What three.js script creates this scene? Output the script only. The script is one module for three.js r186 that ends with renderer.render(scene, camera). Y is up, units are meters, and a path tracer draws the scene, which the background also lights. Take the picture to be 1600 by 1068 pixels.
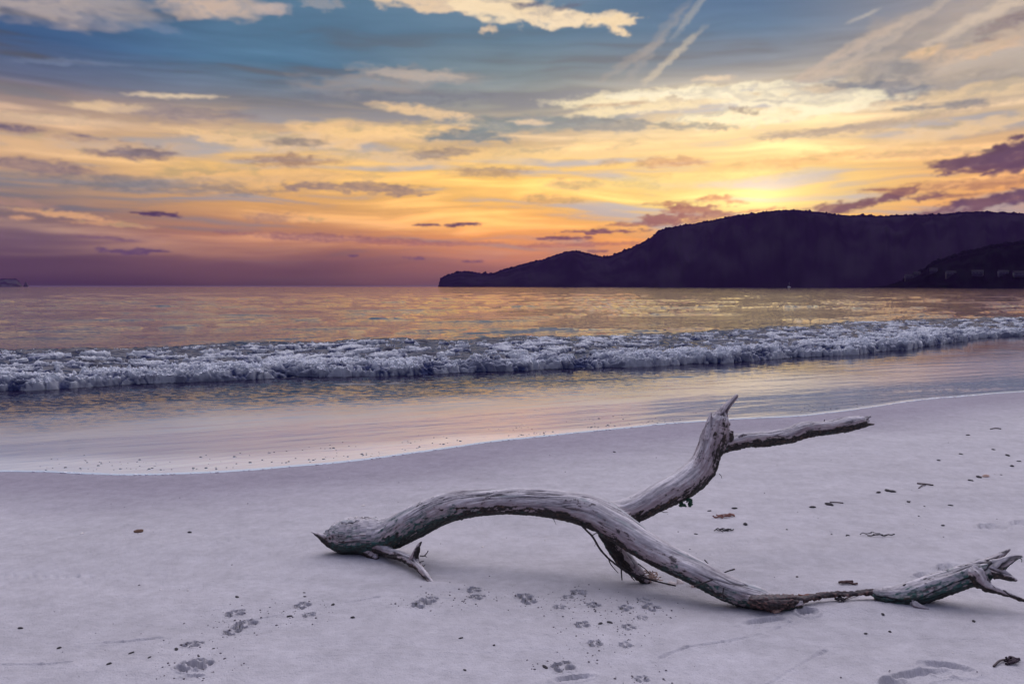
import * as THREE from 'three';
import { mergeGeometries } from 'three/addons/utils/BufferGeometryUtils.js';

// ---------------------------------------------------------------- camera, sky, sun, exposure
const scene = new THREE.Scene();
const camera = new THREE.PerspectiveCamera(46.07, 1600 / 1068, 0.1, 14000);
camera.position.set(0, 1.95, 0);
camera.rotation.set(-3.963 * Math.PI / 180, 0, 0);
const renderer = new THREE.WebGLRenderer({ antialias: true });
renderer.toneMapping = THREE.LinearToneMapping;
renderer.toneMappingExposure = 1.0;
renderer.shadowMap.enabled = true;
const SUN_AZ = 16.7, SUN_EL = 3.4;
const sunDir = new THREE.Vector3(Math.sin(rad(SUN_AZ)) * Math.cos(rad(SUN_EL)), Math.sin(rad(SUN_EL)), -Math.cos(rad(SUN_AZ)) * Math.cos(rad(SUN_EL)));
const sun = new THREE.DirectionalLight(new THREE.Color().setRGB(1, 0.72, 0.42), 2);
sun.position.copy(sunDir).multiplyScalar(60);
sun.target.position.set(0, 0, -4);
sun.castShadow = true;
sun.shadow.radius = 2;
sun.shadow.mapSize.set(2048, 2048);
Object.assign(sun.shadow.camera, { left: -20, right: 20, top: 20, bottom: -20, near: 1, far: 200 });
scene.add(sun, sun.target);
scene.fog = new THREE.FogExp2(new THREE.Color().setRGB(0.43, 0.2, 0.95), 0.00005);

// ---------------------------------------------------------------- helpers
function rad(d) { return d * Math.PI / 180; }
function rng(seed) { let a = seed >>> 0; return () => { a = (a + 0x6d2b79f5) >>> 0; let t = a; t = Math.imul(t ^ (t >>> 15), t | 1); t ^= t + Math.imul(t ^ (t >>> 7), t | 61); return ((t ^ (t >>> 14)) >>> 0) / 4294967296; }; }
const clamp = (x, a, b) => x < a ? a : x > b ? b : x;
const lerp = (a, b, t) => a + (b - a) * t;
const smooth = (a, b, x) => { const t = clamp((x - a) / (b - a), 0, 1); return t * t * (3 - 2 * t); };
const PERM = new Uint8Array(512);
{ const r = rng(77), p = [...Array(256).keys()]; for (let i = 255; i > 0; i--) { const j = Math.floor(r() * (i + 1)); [p[i], p[j]] = [p[j], p[i]]; } for (let i = 0; i < 512; i++) PERM[i] = p[i & 255]; }
const fade = (t) => t * t * t * (t * (t * 6 - 15) + 10);
function gr(h, x, y, z) { const k = h & 15, u = k < 8 ? x : y, v = k < 4 ? y : k === 12 || k === 14 ? x : z; return ((k & 1) ? -u : u) + ((k & 2) ? -v : v); }
function n3(x, y, z) {                                              // gradient noise, about -1..1
  const X = Math.floor(x), Y = Math.floor(y), Z = Math.floor(z); x -= X; y -= Y; z -= Z;
  const a = X & 255, b = Y & 255, c = Z & 255, u = fade(x), v = fade(y), w = fade(z);
  const A = PERM[a] + b, AA = PERM[A & 255] + c, AB = PERM[(A + 1) & 255] + c, B = PERM[(a + 1) & 255] + b, BA = PERM[B & 255] + c, BB = PERM[(B + 1) & 255] + c;
  return lerp(lerp(lerp(gr(PERM[AA & 255], x, y, z), gr(PERM[BA & 255], x - 1, y, z), u), lerp(gr(PERM[AB & 255], x, y - 1, z), gr(PERM[BB & 255], x - 1, y - 1, z), u), v),
    lerp(lerp(gr(PERM[(AA + 1) & 255], x, y, z - 1), gr(PERM[(BA + 1) & 255], x - 1, y, z - 1), u), lerp(gr(PERM[(AB + 1) & 255], x, y - 1, z - 1), gr(PERM[(BB + 1) & 255], x - 1, y - 1, z - 1), u), v), w);
}
const n2 = (x, y) => n3(x, y, 7.31);
function f2(x, y, o = 4) { let s = 0, a = 0.5; for (let i = 0; i < o; i++) { s += a * n3(x, y, i * 9.7 + 3.3); x = x * 2.03 + 5.1; y = y * 2.03 - 3.7; a *= 0.5; } return s; }
function f3(x, y, z, o = 4) { let s = 0, a = 0.5; for (let i = 0; i < o; i++) { s += a * n3(x, y, z); x = x * 2.03 + 5.1; y = y * 2.03 - 3.7; z = z * 2.03 + 1.9; a *= 0.5; } return s; }
const lin = (c) => { c /= 255; return c <= 0.04045 ? c / 12.92 : Math.pow((c + 0.055) / 1.055, 2.4); };
const L3 = (r, g, b) => [lin(r), lin(g), lin(b)];
const count = {};
function numbered(name) { const n = count[name] = (count[name] ?? -1) + 1; return n ? name + '_' + String(n).padStart(3, '0') : name; }
function tag(o, label, category, group, kind) { if (label) o.userData.label = label; if (category) o.userData.category = category; if (group) o.userData.group = group; if (kind) o.userData.kind = kind; return o; }
function top(o, name, label, category, group, kind) { o.name = numbered(name); scene.add(o); o.traverse((m) => { m.castShadow = m.receiveShadow = true; }); return tag(o, label, category, group, kind); }
function part(name, geo, m, parent) { const o = new THREE.Mesh(geo, m); o.name = name; o.castShadow = o.receiveShadow = true; parent.add(o); return o; }
function matt(r, g, b) { const m = new THREE.MeshPhysicalMaterial({ roughness: 1, specularIntensity: 0 }); m.color.setRGB(r, g, b); return m; }
function std(r, g, b, rough = 0.9, extra = {}) { const m = new THREE.MeshStandardMaterial({ roughness: rough, ...extra }); m.color.setRGB(r, g, b); return m; }
function geoFrom(pos, idx, col, uv) {
  const g = new THREE.BufferGeometry();
  g.setAttribute('position', new THREE.BufferAttribute(pos instanceof Float32Array ? pos : new Float32Array(pos), 3));
  if (col) g.setAttribute('color', new THREE.BufferAttribute(col instanceof Float32Array ? col : new Float32Array(col), 3));
  if (uv) g.setAttribute('uv', new THREE.BufferAttribute(uv instanceof Float32Array ? uv : new Float32Array(uv), 2));
  g.setIndex(new THREE.BufferAttribute(idx instanceof Uint32Array ? idx : new Uint32Array(idx), 1));
  g.computeVertexNormals();
  return g;
}
function gridIndex(nu, nv, flip) {                                  // nu columns, nv rows, row after row
  const id = new Uint32Array((nu - 1) * (nv - 1) * 6); let k = 0;
  for (let j = 0; j < nv - 1; j++) for (let i = 0; i < nu - 1; i++) {
    const a = j * nu + i, b = a + 1, c = a + nu, d = c + 1;
    if (flip) { id[k++] = a; id[k++] = c; id[k++] = b; id[k++] = b; id[k++] = c; id[k++] = d; } else { id[k++] = a; id[k++] = b; id[k++] = c; id[k++] = b; id[k++] = d; id[k++] = c; }
  }
  return id;
}
function curve1(pts) {                                              // smooth y(x) through sorted points, level beyond both ends
  const x = pts.map((p) => p[0]), y = pts.map((p) => p[1]), n = x.length;
  const m = y.map((_, i) => i === 0 || i === n - 1 ? 0 : (y[i + 1] - y[i - 1]) / (x[i + 1] - x[i - 1]));
  return (q) => {
    if (q <= x[0]) return y[0]; if (q >= x[n - 1]) return y[n - 1];
    let i = 0; while (q > x[i + 1]) i++;
    const h = x[i + 1] - x[i], t = (q - x[i]) / h, t2 = t * t, t3 = t2 * t;
    return y[i] * (2 * t3 - 3 * t2 + 1) + m[i] * h * (t3 - 2 * t2 + t) + y[i + 1] * (3 * t2 - 2 * t3) + m[i + 1] * h * (t3 - t2);
  };
}

// ---------------------------------------------------------------- the sky: dusk air and clouds by direction
// colours of the air at bearings -32 -16 0 16 32 degrees (rows: elevation in degrees)
const AIR = [
  [0.0, [58, 44, 42], [84, 60, 54], [122, 84, 86], [190, 118, 92], [150, 100, 98]],
  [1.7, [84, 64, 60], [122, 84, 74], [200, 128, 94], [240, 158, 92], [200, 130, 96]],
  [3.4, [124, 100, 95], [190, 128, 84], [252, 164, 76], [255, 174, 76], [240, 158, 86]],
  [5.7, [158, 134, 116], [228, 170, 98], [255, 194, 100], [255, 230, 135], [245, 172, 96]],
  [8.0, [214, 172, 128], [250, 200, 120], [255, 204, 108], [255, 214, 132], [225, 172, 114]],
  [10.2, [188, 158, 134], [216, 180, 138], [205, 176, 138], [252, 220, 160], [214, 184, 146]],
  [12.4, [96, 104, 126], [122, 128, 136], [156, 154, 146], [232, 208, 170], [182, 168, 152]],
  [14.8, [62, 92, 130], [82, 118, 144], [122, 138, 144], [136, 142, 150], [172, 160, 150]],
  [17.0, [58, 90, 126], [84, 118, 144], [98, 126, 146], [102, 126, 150], [158, 150, 150]],
  [20.0, [60, 94, 132], [90, 122, 146], [98, 128, 150], [86, 112, 146], [150, 146, 150]],
  [27.0, [74, 96, 142], [92, 116, 152], [104, 128, 156], [96, 120, 154], [140, 142, 154]],
];
const AIR_LIN = AIR.map((r) => r.slice(1).map((c) => L3(...c)));
const BACK = [[0, L3(46, 38, 54)], [4, L3(54, 45, 62)], [10, L3(52, 47, 64)], [20, L3(56, 60, 84)], [27, L3(82, 90, 126)]];
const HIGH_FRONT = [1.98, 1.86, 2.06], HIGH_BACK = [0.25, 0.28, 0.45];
// patches of cloud: bearing, elevation, half width, half height (degrees), tilt, colour, cover, softness
const CLOUDS = [];
const cl = (az, el, hw, hh, tilt, r, g, b, op, soft = 0.5) => CLOUDS.push({ az, el, hw, hh, c: Math.cos(rad(tilt)), s: Math.sin(rad(tilt)), col: L3(r, g, b), op, soft, id: CLOUDS.length, reach: Math.max(hw, hh) * 1.9 });
// high puffs along the top
cl(-29.01,16.544,5.93,0.912,4, 200, 182, 172, 0.75, 0.95); cl(-20.026,17.773,4.334,0.821,3, 218, 190, 168, 0.85, 0.85); cl(-16.22,17.913,1.369,0.456,3, 200, 180, 170, 0.8, 0.6);
cl(-13.096,18.458,1.825,0.365,0, 170, 165, 165, 0.6); cl(-5.757,18.789,5.018,0.684,-4, 238, 208, 172, 0.95, 0.35); cl(0,18.528,5.474,0.912,-5, 252, 226, 186, 1, 0.3); cl(4.219,17.856,4.334,0.776,-3, 252, 226, 188, 1, 0.25);
cl(7.083,17.696,2.828,0.411,5, 250, 222, 180, 1, 0.3); cl(7.307,17.138,1.095,0.274,-25, 250, 220, 178, 1, 0.4); cl(-1.78,17.302,0.776,0.274,-5, 235, 205, 170, 0.9, 0.5); cl(1.111,18.758,1.095,0.228,5, 95, 100, 125, 0.8, 0.6); cl(3.993,18.641,1.186,0.182,8, 110, 112, 128, 0.7, 0.6);
cl(-29.127,13.371,2.19,0.228,5, 122, 136, 162, 0.6, 0.8); cl(-26.333,13.594,1.369,0.137,3, 118, 134, 160, 0.5, 0.8); cl(-23.14,16.102,1.186,0.274,-6, 125, 138, 162, 0.6, 0.8);
// left-hand bright slivers and banks
cl(-22.5,12.076,3.011,0.182,3, 238, 212, 176, 0.9, 0.6); cl(-26.414,11.111,2.646,0.319,3, 236, 202, 160, 0.9, 0.65); cl(-29.245,10.05,4.562,0.365,2, 214, 184, 152, 0.85, 0.8); cl(-30.119,9.222,5.474,0.274,-3, 92, 86, 114, 0.85, 0.8); cl(-21.375,10.988,4.106,0.547,0, 135, 128, 138, 0.6, 0.9);
cl(-8.874,13.709,6.386,0.821,4, 168, 158, 152, 0.7, 0.9); cl(-6.454,14.357,4.334,0.411,-3, 202, 184, 168, 0.75, 0.8); cl(-6.687,12.869,8.211,0.502,2, 126, 130, 140, 0.7, 0.9); cl(-6.694,12.035,3.741,0.365,-7, 246, 208, 158, 0.9, 0.6); cl(-3.494,11.714,1.825,0.228,-14, 240, 205, 160, 0.9, 0.5);
cl(-12.384,10.18,6.843,1.004,5, 250, 206, 148, 0.9, 0.5); cl(-8.032,10.571,5.93,0.593,2, 254, 210, 146, 0.9, 0.4); cl(-2.467,11.174,3.011,0.228,-6, 248, 212, 160, 0.9, 0.5); cl(-2.918,10.404,3.649,0.547,2, 124, 136, 140, 0.95, 0.4); cl(1.795,11.222,6.843,0.593,1, 134, 146, 146, 0.85, 0.6); cl(6.703,11.026,6.843,0.547,-2, 142, 146, 146, 0.85, 0.5); cl(1.122,11.31,1.642,0.182,-3, 244, 212, 172, 0.85, 0.65);
cl(-29.126,8.595,8.667,0.821,0, 230, 188, 140, 0.8, 0.7); cl(-19.836,9.771,4.334,0.411,-5, 246, 204, 150, 0.9, 0.6); cl(-17.472,7.297,8.667,0.867,2, 240, 190, 128, 0.8, 0.6); cl(-7.164,8.883,7.299,0.73,0, 255, 208, 138, 0.7, 0.7);
cl(-25.046,8.359,2.737,0.411,3, 116, 106, 118, 0.85, 0.6); cl(-15.168,8.477,3.421,0.411,3, 158, 126, 112, 0.75, 0.7); cl(-14.936,9.657,2.372,0.319,4, 140, 130, 124, 0.8, 0.6); cl(-30.188,7.301,4.562,0.456,-3, 128, 112, 120, 0.8, 0.7); cl(-23.797,6.439,9.124,0.502,0, 122, 122, 124, 0.7, 0.8); cl(-11.357,6.722,6.386,0.456,-1, 150, 128, 122, 0.85, 0.5); cl(-4.937,9.178,3.193,0.411,4, 140, 128, 124, 0.75, 0.6); cl(-1.802,7.991,3.649,0.365,2, 170, 142, 122, 0.7, 0.7);
cl(-16.287,4.626,2.281,0.411,2, 168, 132, 116, 0.6, 0.8); cl(-28.925,4.415,3.011,0.228,-3, 234, 176, 120, 0.9, 0.5); cl(-31.135,4.127,0.821,0.182,0, 228, 170, 120, 0.8, 0.6); cl(-26.46,3.955,2.737,0.182,-2, 226, 168, 114, 0.8, 0.6); cl(-31.432,5.026,2.053,0.228,-5, 190, 145, 122, 0.6, 0.8); cl(-14.396,4.538,1.642,0.228,0, 250, 186, 118, 0.8, 0.6);
// small dark lenses low in the sky
cl(-23.584,4.622,2.007,0.182,-1, 80, 60, 86, 1, 0.35); cl(-25.414,2.247,2.281,0.228,0, 82, 62, 92, 0.85, 0.5); cl(-26.489,3.032,2.281,0.137,-5, 108, 80, 98, 0.7, 0.7); cl(-5.999,4.304,1.049,0.109,0, 108, 78, 88, 1, 0.4); cl(-3.211,4.365,1.46,0.182,2, 102, 74, 88, 1, 0.35); cl(-6.778,1.978,1.004,0.137,0, 122, 86, 98, 0.9, 0.5); cl(-2.768,1.764,0.958,0.137,0, 124, 86, 96, 0.9, 0.5); cl(-11.202,2.131,0.456,0.091,0, 105, 76, 94, 0.9, 0.5);
cl(-12.489,3.307,7.755,0.274,-2, 150, 102, 100, 0.75, 0.8); cl(-5.425,3.014,5.474,0.182,0, 176, 112, 96, 0.6, 0.8);
cl(6.182,3.813,3.421,0.205,1, 122, 80, 88, 1, 0.3); cl(3.576,3.38,2.007,0.182,0, 116, 76, 86, 1, 0.35); cl(5.425,2.925,6.386,0.182,1, 182, 112, 90, 0.8, 0.6); cl(6.102,2.474,0.821,0.114,0, 132, 86, 90, 0.9, 0.5);
// round the setting sun
cl(2.708,6.054,2.281,0.411,0, 205, 160, 110, 0.7, 0.7); cl(4.278,7.1,2.281,0.365,-2, 192, 152, 116, 0.75, 0.7); cl(11.332,8.482,2.737,0.411,0, 206, 150, 112, 0.75, 0.6); cl(6.946,8.543,1.004,0.274,0, 205, 165, 120, 0.6, 0.7);
cl(12.673,5.352,2.828,0.411,2, 166, 108, 92, 1, 0.3); cl(11.689,4.675,3.832,0.411,3, 158, 104, 96, 1, 0.3); cl(8.979,4.319,2.509,0.182,1, 150, 98, 92, 0.9, 0.5); cl(10.718,5.695,1.825,0.182,0, 178, 112, 86, 0.9, 0.5); cl(14.158,6.007,1.551,0.182,5, 196, 122, 80, 0.9, 0.4); cl(15.429,5.716,1.095,0.137,-5, 190, 116, 84, 0.9, 0.5); cl(17.312,5.111,1.551,0.137,3, 182, 112, 84, 0.9, 0.5);
// purple bars on the right
cl(21.137,5.118,2.737,0.411,6, 122, 84, 90, 1, 0.3); cl(23.45,5.32,2.509,0.319,13, 106, 72, 88, 1, 0.3); cl(25.49,5.835,1.551,0.365,20, 104, 70, 88, 1, 0.3); cl(24.742,6.151,1.825,0.137,0, 108, 72, 86, 0.9, 0.5); cl(26.95,5.565,1.369,0.274,8, 112, 76, 88, 0.95, 0.4); cl(28.539,5.563,2.007,0.137,2, 122, 82, 88, 0.8, 0.6);
cl(30.345,7.591,3.923,0.639,8, 92, 66, 92, 1, 0.22); cl(31.648,8.009,2.281,0.547,10, 90, 66, 92, 1, 0.25); cl(27.97,6.916,0.73,0.137,3, 96, 68, 92, 1, 0.4); cl(29.522,7.006,1.551,0.182,4, 100, 70, 92, 0.9, 0.4); cl(31.684,7.04,1.825,0.274,8, 94, 68, 92, 1, 0.3); cl(30.892,6.269,7.755,0.365,2, 168, 116, 94, 0.75, 0.8);
cl(31.259,5.262,3.193,0.593,7, 92, 68, 94, 1, 0.25); cl(28.91,4.844,4.106,0.365,8, 116, 84, 94, 1, 0.3); cl(31.845,8.803,0.912,0.228,5, 88, 66, 92, 1, 0.4); cl(31.208,15.307,2.053,0.411,8, 108, 94, 108, 0.9, 0.5); cl(30.256,14.54,1.004,0.182,2, 104, 88, 104, 0.9, 0.6); cl(29.441,14.013,3.193,0.365,6, 244, 194, 142, 0.75, 0.7);
// cirrus, upper right
cl(27.873,14.866,9.124,2.281,20, 192, 174, 160, 0.6, 0.95); cl(23.535,15.392,3.193,0.319,22, 205, 184, 166, 0.8, 0.8); cl(21.666,14.534,3.649,0.411,25, 200, 180, 164, 0.7, 0.8); cl(25.004,15.59,5.018,0.365,28, 202, 184, 168, 0.7, 0.8); cl(30.036,15.971,4.334,0.456,22, 222, 200, 176, 0.8, 0.7); cl(27.918,13.592,5.018,0.456,18, 214, 188, 162, 0.7, 0.8); cl(23.121,16.729,1.095,0.137,18, 205, 194, 180, 0.6, 0.85); cl(26.492,14.166,1.277,0.319,10, 245, 202, 152, 0.8, 0.7); cl(20.915,13.684,2.737,0.365,10, 205, 184, 164, 0.7, 0.8);
cl(25.085,13.057,2.737,1.004,12, 130, 134, 140, 0.7, 0.85); cl(24.745,12.182,3.421,0.593,-4, 124, 130, 140, 0.9, 0.4); cl(28.006,11.032,3.193,0.274,0, 124, 128, 138, 0.85, 0.5); cl(22.481,12.735,1.825,0.228,-8, 126, 132, 142, 0.8, 0.5); cl(30.668,12.349,3.649,0.547,0, 168, 158, 150, 0.7, 0.8); cl(30.029,11.702,5.018,0.456,4, 235, 204, 160, 0.8, 0.6);
cl(10.808,15.084,2.828,0.274,40, 222, 204, 176, 0.65, 0.95); cl(9.717,15.933,4.106,0.456,48, 172, 164, 158, 0.5, 0.9); cl(12.261,17.827,2.007,0.228,48, 176, 174, 170, 0.6, 0.9); cl(8.203,15.154,2.737,0.319,30, 180, 168, 158, 0.5, 0.9);
// the golden sheet over the sun
cl(8.884,12.887,6.843,0.456,4, 255, 236, 192, 0.95, 0.5); cl(13.614,12.968,8.211,0.502,0, 255, 242, 208, 1, 0.4); cl(19.782,11.976,7.755,0.73,-5, 255, 242, 206, 1, 0.35); cl(8.893,12.057,5.93,0.365,3, 255, 232, 184, 0.9, 0.6); cl(16.566,11.302,7.299,0.547,2, 255, 242, 200, 0.95, 0.5); cl(13.81,13.804,1.642,0.182,0, 248, 220, 182, 0.8, 0.6); cl(15.732,11.674,1.186,0.228,-10, 172, 156, 140, 0.9, 0.5); cl(7.133,12.4,2.737,0.114,2, 205, 172, 140, 0.8, 0.7);
cl(21.011,10.018,4.106,0.274,4, 168, 154, 140, 0.85, 0.5); cl(22.932,10.242,2.737,0.182,4, 176, 160, 146, 0.8, 0.6); cl(12.588,10.798,2.737,0.365,-6, 152, 150, 140, 0.85, 0.5); cl(19.032,10.021,2.737,0.228,0, 186, 164, 140, 0.7, 0.6); cl(28.059,9.481,5.93,0.593,6, 248, 208, 152, 0.8, 0.6); cl(25.899,10.316,5.93,0.365,6, 196, 172, 148, 0.7, 0.7); cl(19.474,8.284,5.474,0.456,4, 225, 170, 112, 0.6, 0.8); cl(26.325,8.271,3.649,0.365,0, 208, 166, 126, 0.6, 0.8);
cl(4.49,9.357,8.211,0.684,3, 255, 216, 150, 0.7, 0.7); cl(11.566,7.234,10.036,0.593,2, 255, 224, 140, 0.6, 0.8);
function air(az, el) {
  const a = clamp((az + 32) / 16, 0, 3.9999), i = Math.floor(a), s = smooth(0, 1, a - i);
  const e = Math.min(el, 26.999); let j = 0; while (AIR[j + 1][0] < e) j++;
  const t = clamp((e - AIR[j][0]) / (AIR[j + 1][0] - AIR[j][0]), 0, 1), A = AIR_LIN[j], B = AIR_LIN[j + 1];
  let k = 0; while (k < BACK.length - 2 && BACK[k + 1][0] < e) k++;
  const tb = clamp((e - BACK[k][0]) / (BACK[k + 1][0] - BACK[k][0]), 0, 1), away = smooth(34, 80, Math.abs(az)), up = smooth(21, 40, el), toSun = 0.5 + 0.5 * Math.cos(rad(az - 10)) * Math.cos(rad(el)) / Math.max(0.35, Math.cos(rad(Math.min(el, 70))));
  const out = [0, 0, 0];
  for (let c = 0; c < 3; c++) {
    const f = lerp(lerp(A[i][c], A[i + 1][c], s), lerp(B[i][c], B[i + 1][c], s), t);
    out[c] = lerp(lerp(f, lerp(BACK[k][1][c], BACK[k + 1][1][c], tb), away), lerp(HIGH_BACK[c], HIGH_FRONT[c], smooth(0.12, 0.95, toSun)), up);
  }
  return out;
}
function skyColour(az, el, fine) {
  const o = fine ? 5 : 3;
  const wx = f2(az * 0.045 + 3, el * 0.16, 3) * 9, wy = f2(az * 0.06 - 8, el * 0.22 + 9, 3) * 1.5;
  const streak = f2((az + wx) * 0.055, (el + wy) * 0.62 + 4, o) * 1.5, hair = f2((az + wx) * 0.12 + 40, (el + wy) * 1.9 + 11, o) * 1.3;
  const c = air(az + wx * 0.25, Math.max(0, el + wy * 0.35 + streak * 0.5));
  const band = smooth(1.2, 4, el) * (1 - smooth(13, 19, el)), lowband = (1 - smooth(2, 6, el));
  const wisp = f2((az + wx) * 0.2 + 70, (el + wy) * 3.6 + 31, o) * 1.3, k = 1 + (0.42 * streak + 0.24 * hair + 0.13 * wisp) * (0.35 + 0.65 * band);
  const grey = clamp(smooth(0.02, 0.42, -streak - 0.45 * hair - 0.2 * wisp) * band * 0.72 + lowband * smooth(0.05, 0.5, hair) * 0.15, 0, 1);
  const lum = c[0] * 0.3 + c[1] * 0.5 + c[2] * 0.2, G = [lum * 0.78, lum * 0.8, lum * 0.88];
  const high = (0.35 + 0.65 * smooth(0.2, 0.8, 0.5 + 0.5 * Math.cos(rad(az)))) * smooth(16, 28, el) * smooth(-0.15, 0.55, f2(az * 0.06 + wx * 0.1, el * 0.2, o) * 1.4 + 0.1 * hair) * 0.6;
  for (let q = 0; q < 3; q++) { c[q] = lerp(c[q] * k + [0.24, 0.14, 0.045][q] * smooth(1.2, 4, el) * (1 - smooth(10, 12.5, el)) * smooth(0.05, 0.6, streak + 0.5 * hair + 0.2 * wisp) * smooth(70, 30, Math.abs(az)), G[q], grey); c[q] = lerp(c[q], [0.62, 0.56, 0.6][q], high); }
  for (const p of CLOUDS) {
    let dx = az - p.az, dy = el - p.el; if (dx > p.reach || dx < -p.reach || dy > p.reach || dy < -p.reach) continue;
    let x = dx * p.c + dy * p.s, y = -dx * p.s + dy * p.c;
    if (Math.abs(x) > p.hw * 2 || Math.abs(y) > p.hh * 3.2) continue;
    const wq = Math.min(1.3, Math.max(0.5, p.hh * 1.3)); x += p.hw * 0.3 * f2(az * 0.35 / wq + p.id * 1.3, el * 1.1 / wq, 3) * 1.6; y += p.hh * 0.75 * f2(az * 0.5 / wq + 50 + p.id * 2.1, el * 1.5 / wq, 3) * 1.6;
    const ux = x / p.hw, uy = y / p.hh;
    if (ux * ux + uy * uy > 3.4) continue;
    const puff = p.soft < 0.55 ? 1 : 0.5, sc = 1 / Math.max(0.35, Math.min(p.hh * 1.6, 1.4)), ax = p.hw / p.hh > 6 ? 0.22 : 0.5;
    const n = f2(x * sc * ax + p.id * 7.7, y * sc + p.id * 3.1, o) * 1.5;
    const n4 = f2(x * sc * ax * 3.1 + p.id * 2.7, y * sc * 2.9 - p.id, o) * 1.4;
    const q = ux * ux + uy * uy + (n * 1.0 + n4 * 0.62) * puff;
    let a = (1 - smooth(0.42 - p.soft * 0.5, 0.78 + p.soft * 0.85, q)) * p.op * (1 - 0.45 * p.soft * smooth(-0.3, 0.5, n4));
    if (a <= 0) continue;
    const kk = 1 + 0.24 * n4 + 0.12 * n + (uy > 0 ? -0.08 : 0.05) * Math.abs(uy);
    const sh = 0.5 * smooth(0.0, 0.7, -n - 0.6 * n4 + 0.25 * uy) * (p.col[0] > 0.5 ? 1 : 0.3), shade = [0.42, 0.4, 0.42];
    for (let z = 0; z < 3; z++) c[z] = lerp(c[z], lerp(p.col[z], Math.min(p.col[z], shade[z]), sh) * kk, a);
  }
  // glow of the sun just over the ridge
  const gx = az - 16.9, gy = el - 6.0, g = Math.exp(-(gx * gx / 13 + gy * gy / 2.2)) * 0.4 + Math.exp(-(gx * gx / 3.4 + gy * gy / 0.5)) * 0.32, wide = Math.exp(-(gx * gx / 190 + gy * gy / 20)) * 0.12;
  const sheet = Math.exp(-((az - 13) * (az - 13) / 190 + (el - 10.5) * (el - 10.5) / 16)); c[0] += sheet * 0.12; c[1] += sheet * 0.09; c[2] += sheet * 0.055;
  c[0] += g * 0.8 + wide * 0.9; c[1] += g * 0.5 + wide * 0.42; c[2] += g * 0.24 + wide * 0.12;
  return c;
}
{
  const W = 4096, H = 2048, cw = 512, ch = 128, data = new Float32Array(W * H * 4), C = new Float32Array((cw + 1) * (ch + 1) * 3);
  // texture column -> direction: u = atan2(z, x) / 2pi + 0.5, bearing measured from -z towards +x
  const bearing = (u) => { const a = (u - 0.5) * 360 + 90; return ((a + 540) % 360) - 180; };
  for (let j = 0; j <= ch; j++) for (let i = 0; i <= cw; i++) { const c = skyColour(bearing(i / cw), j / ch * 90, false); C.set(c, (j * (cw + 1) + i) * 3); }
  for (let y = 0; y < H; y++) {
    const el = (y + 0.5) / H * 180 - 90;
    for (let x = 0; x < W; x++) {
      const u = (x + 0.5) / W, az = bearing(u), o = (y * W + x) * 4; let c;
      if (el <= 0) c = [0.16, 0.13, 0.2];
      else {
        const near = (1 - smooth(36, 44, Math.abs(az))) * (1 - smooth(21, 26, el));
        const gx = u * cw, gy = el / 90 * ch, i = Math.min(cw - 1, Math.floor(gx)), j = Math.min(ch - 1, Math.floor(gy)), s = gx - i, t = gy - j, a = (j * (cw + 1) + i) * 3, b = a + (cw + 1) * 3;
        c = [0, 1, 2].map((k) => lerp(lerp(C[a + k], C[a + 3 + k], s), lerp(C[b + k], C[b + 3 + k], s), t));
        if (near > 0) { const f = skyColour(az, el, true); c = c.map((q, k) => lerp(q, f[k], near)); }
      }
      data[o] = Math.max(0, c[0]); data[o + 1] = Math.max(0, c[1]); data[o + 2] = Math.max(0, c[2]); data[o + 3] = 1;
    }
  }
  const t = new THREE.DataTexture(data, W, H, THREE.RGBAFormat, THREE.FloatType);
  t.mapping = THREE.EquirectangularReflectionMapping; t.magFilter = t.minFilter = THREE.LinearFilter; t.needsUpdate = true;
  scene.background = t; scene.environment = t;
}

// ---------------------------------------------------------------- tileable textures
function pgrad(px, py) {                                            // periodic gradient noise of px by py cells on the unit square
  return (x, y, s) => {
    x *= px; y *= py; const X = Math.floor(x), Y = Math.floor(y), a = x - X, b = y - Y, u = fade(a), v = fade(b);
    const h = (i, j) => PERM[(PERM[(((i % px) + px) % px + s * 37) & 255] + ((j % py) + py) % py + s * 11) & 255];
    const g = (k, p, q) => { const t = k * 0.0245437; return Math.cos(t) * p + Math.sin(t) * q; };
    return lerp(lerp(g(h(X, Y), a, b), g(h(X + 1, Y), a - 1, b), u), lerp(g(h(X, Y + 1), a, b - 1), g(h(X + 1, Y + 1), a - 1, b - 1), u), v);
  };
}
function tex(n, f, channels, srgb) {
  const d = new Uint8Array(n * n * 4);
  for (let y = 0; y < n; y++) for (let x = 0; x < n; x++) { const v = f(x / n, y / n, x, y), o = (y * n + x) * 4; for (let c = 0; c < 3; c++) d[o + c] = clamp(Math.round((channels ? v[c] : v) * 255), 0, 255); d[o + 3] = 255; }
  const t = new THREE.DataTexture(d, n, n); t.wrapS = t.wrapT = THREE.RepeatWrapping; t.magFilter = THREE.LinearFilter; t.minFilter = THREE.LinearMipmapLinearFilter; t.generateMipmaps = true; if (srgb) t.colorSpace = THREE.SRGBColorSpace; t.needsUpdate = true; return t;
}
const P8 = pgrad(8, 8), P24 = pgrad(24, 24), P64 = pgrad(64, 64), P160 = pgrad(160, 160), P4 = pgrad(4, 4);
const gr1 = rng(5), grains = Float32Array.from({ length: 1024 * 1024 }, () => gr1());
const sandBump = tex(1024, (u, v, x, y) => 0.5 + 0.16 * P24(u, v, 1) + 0.2 * P64(u, v, 2) + 0.24 * P160(u, v, 3) + 0.22 * (grains[y * 1024 + x] - 0.5));
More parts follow.
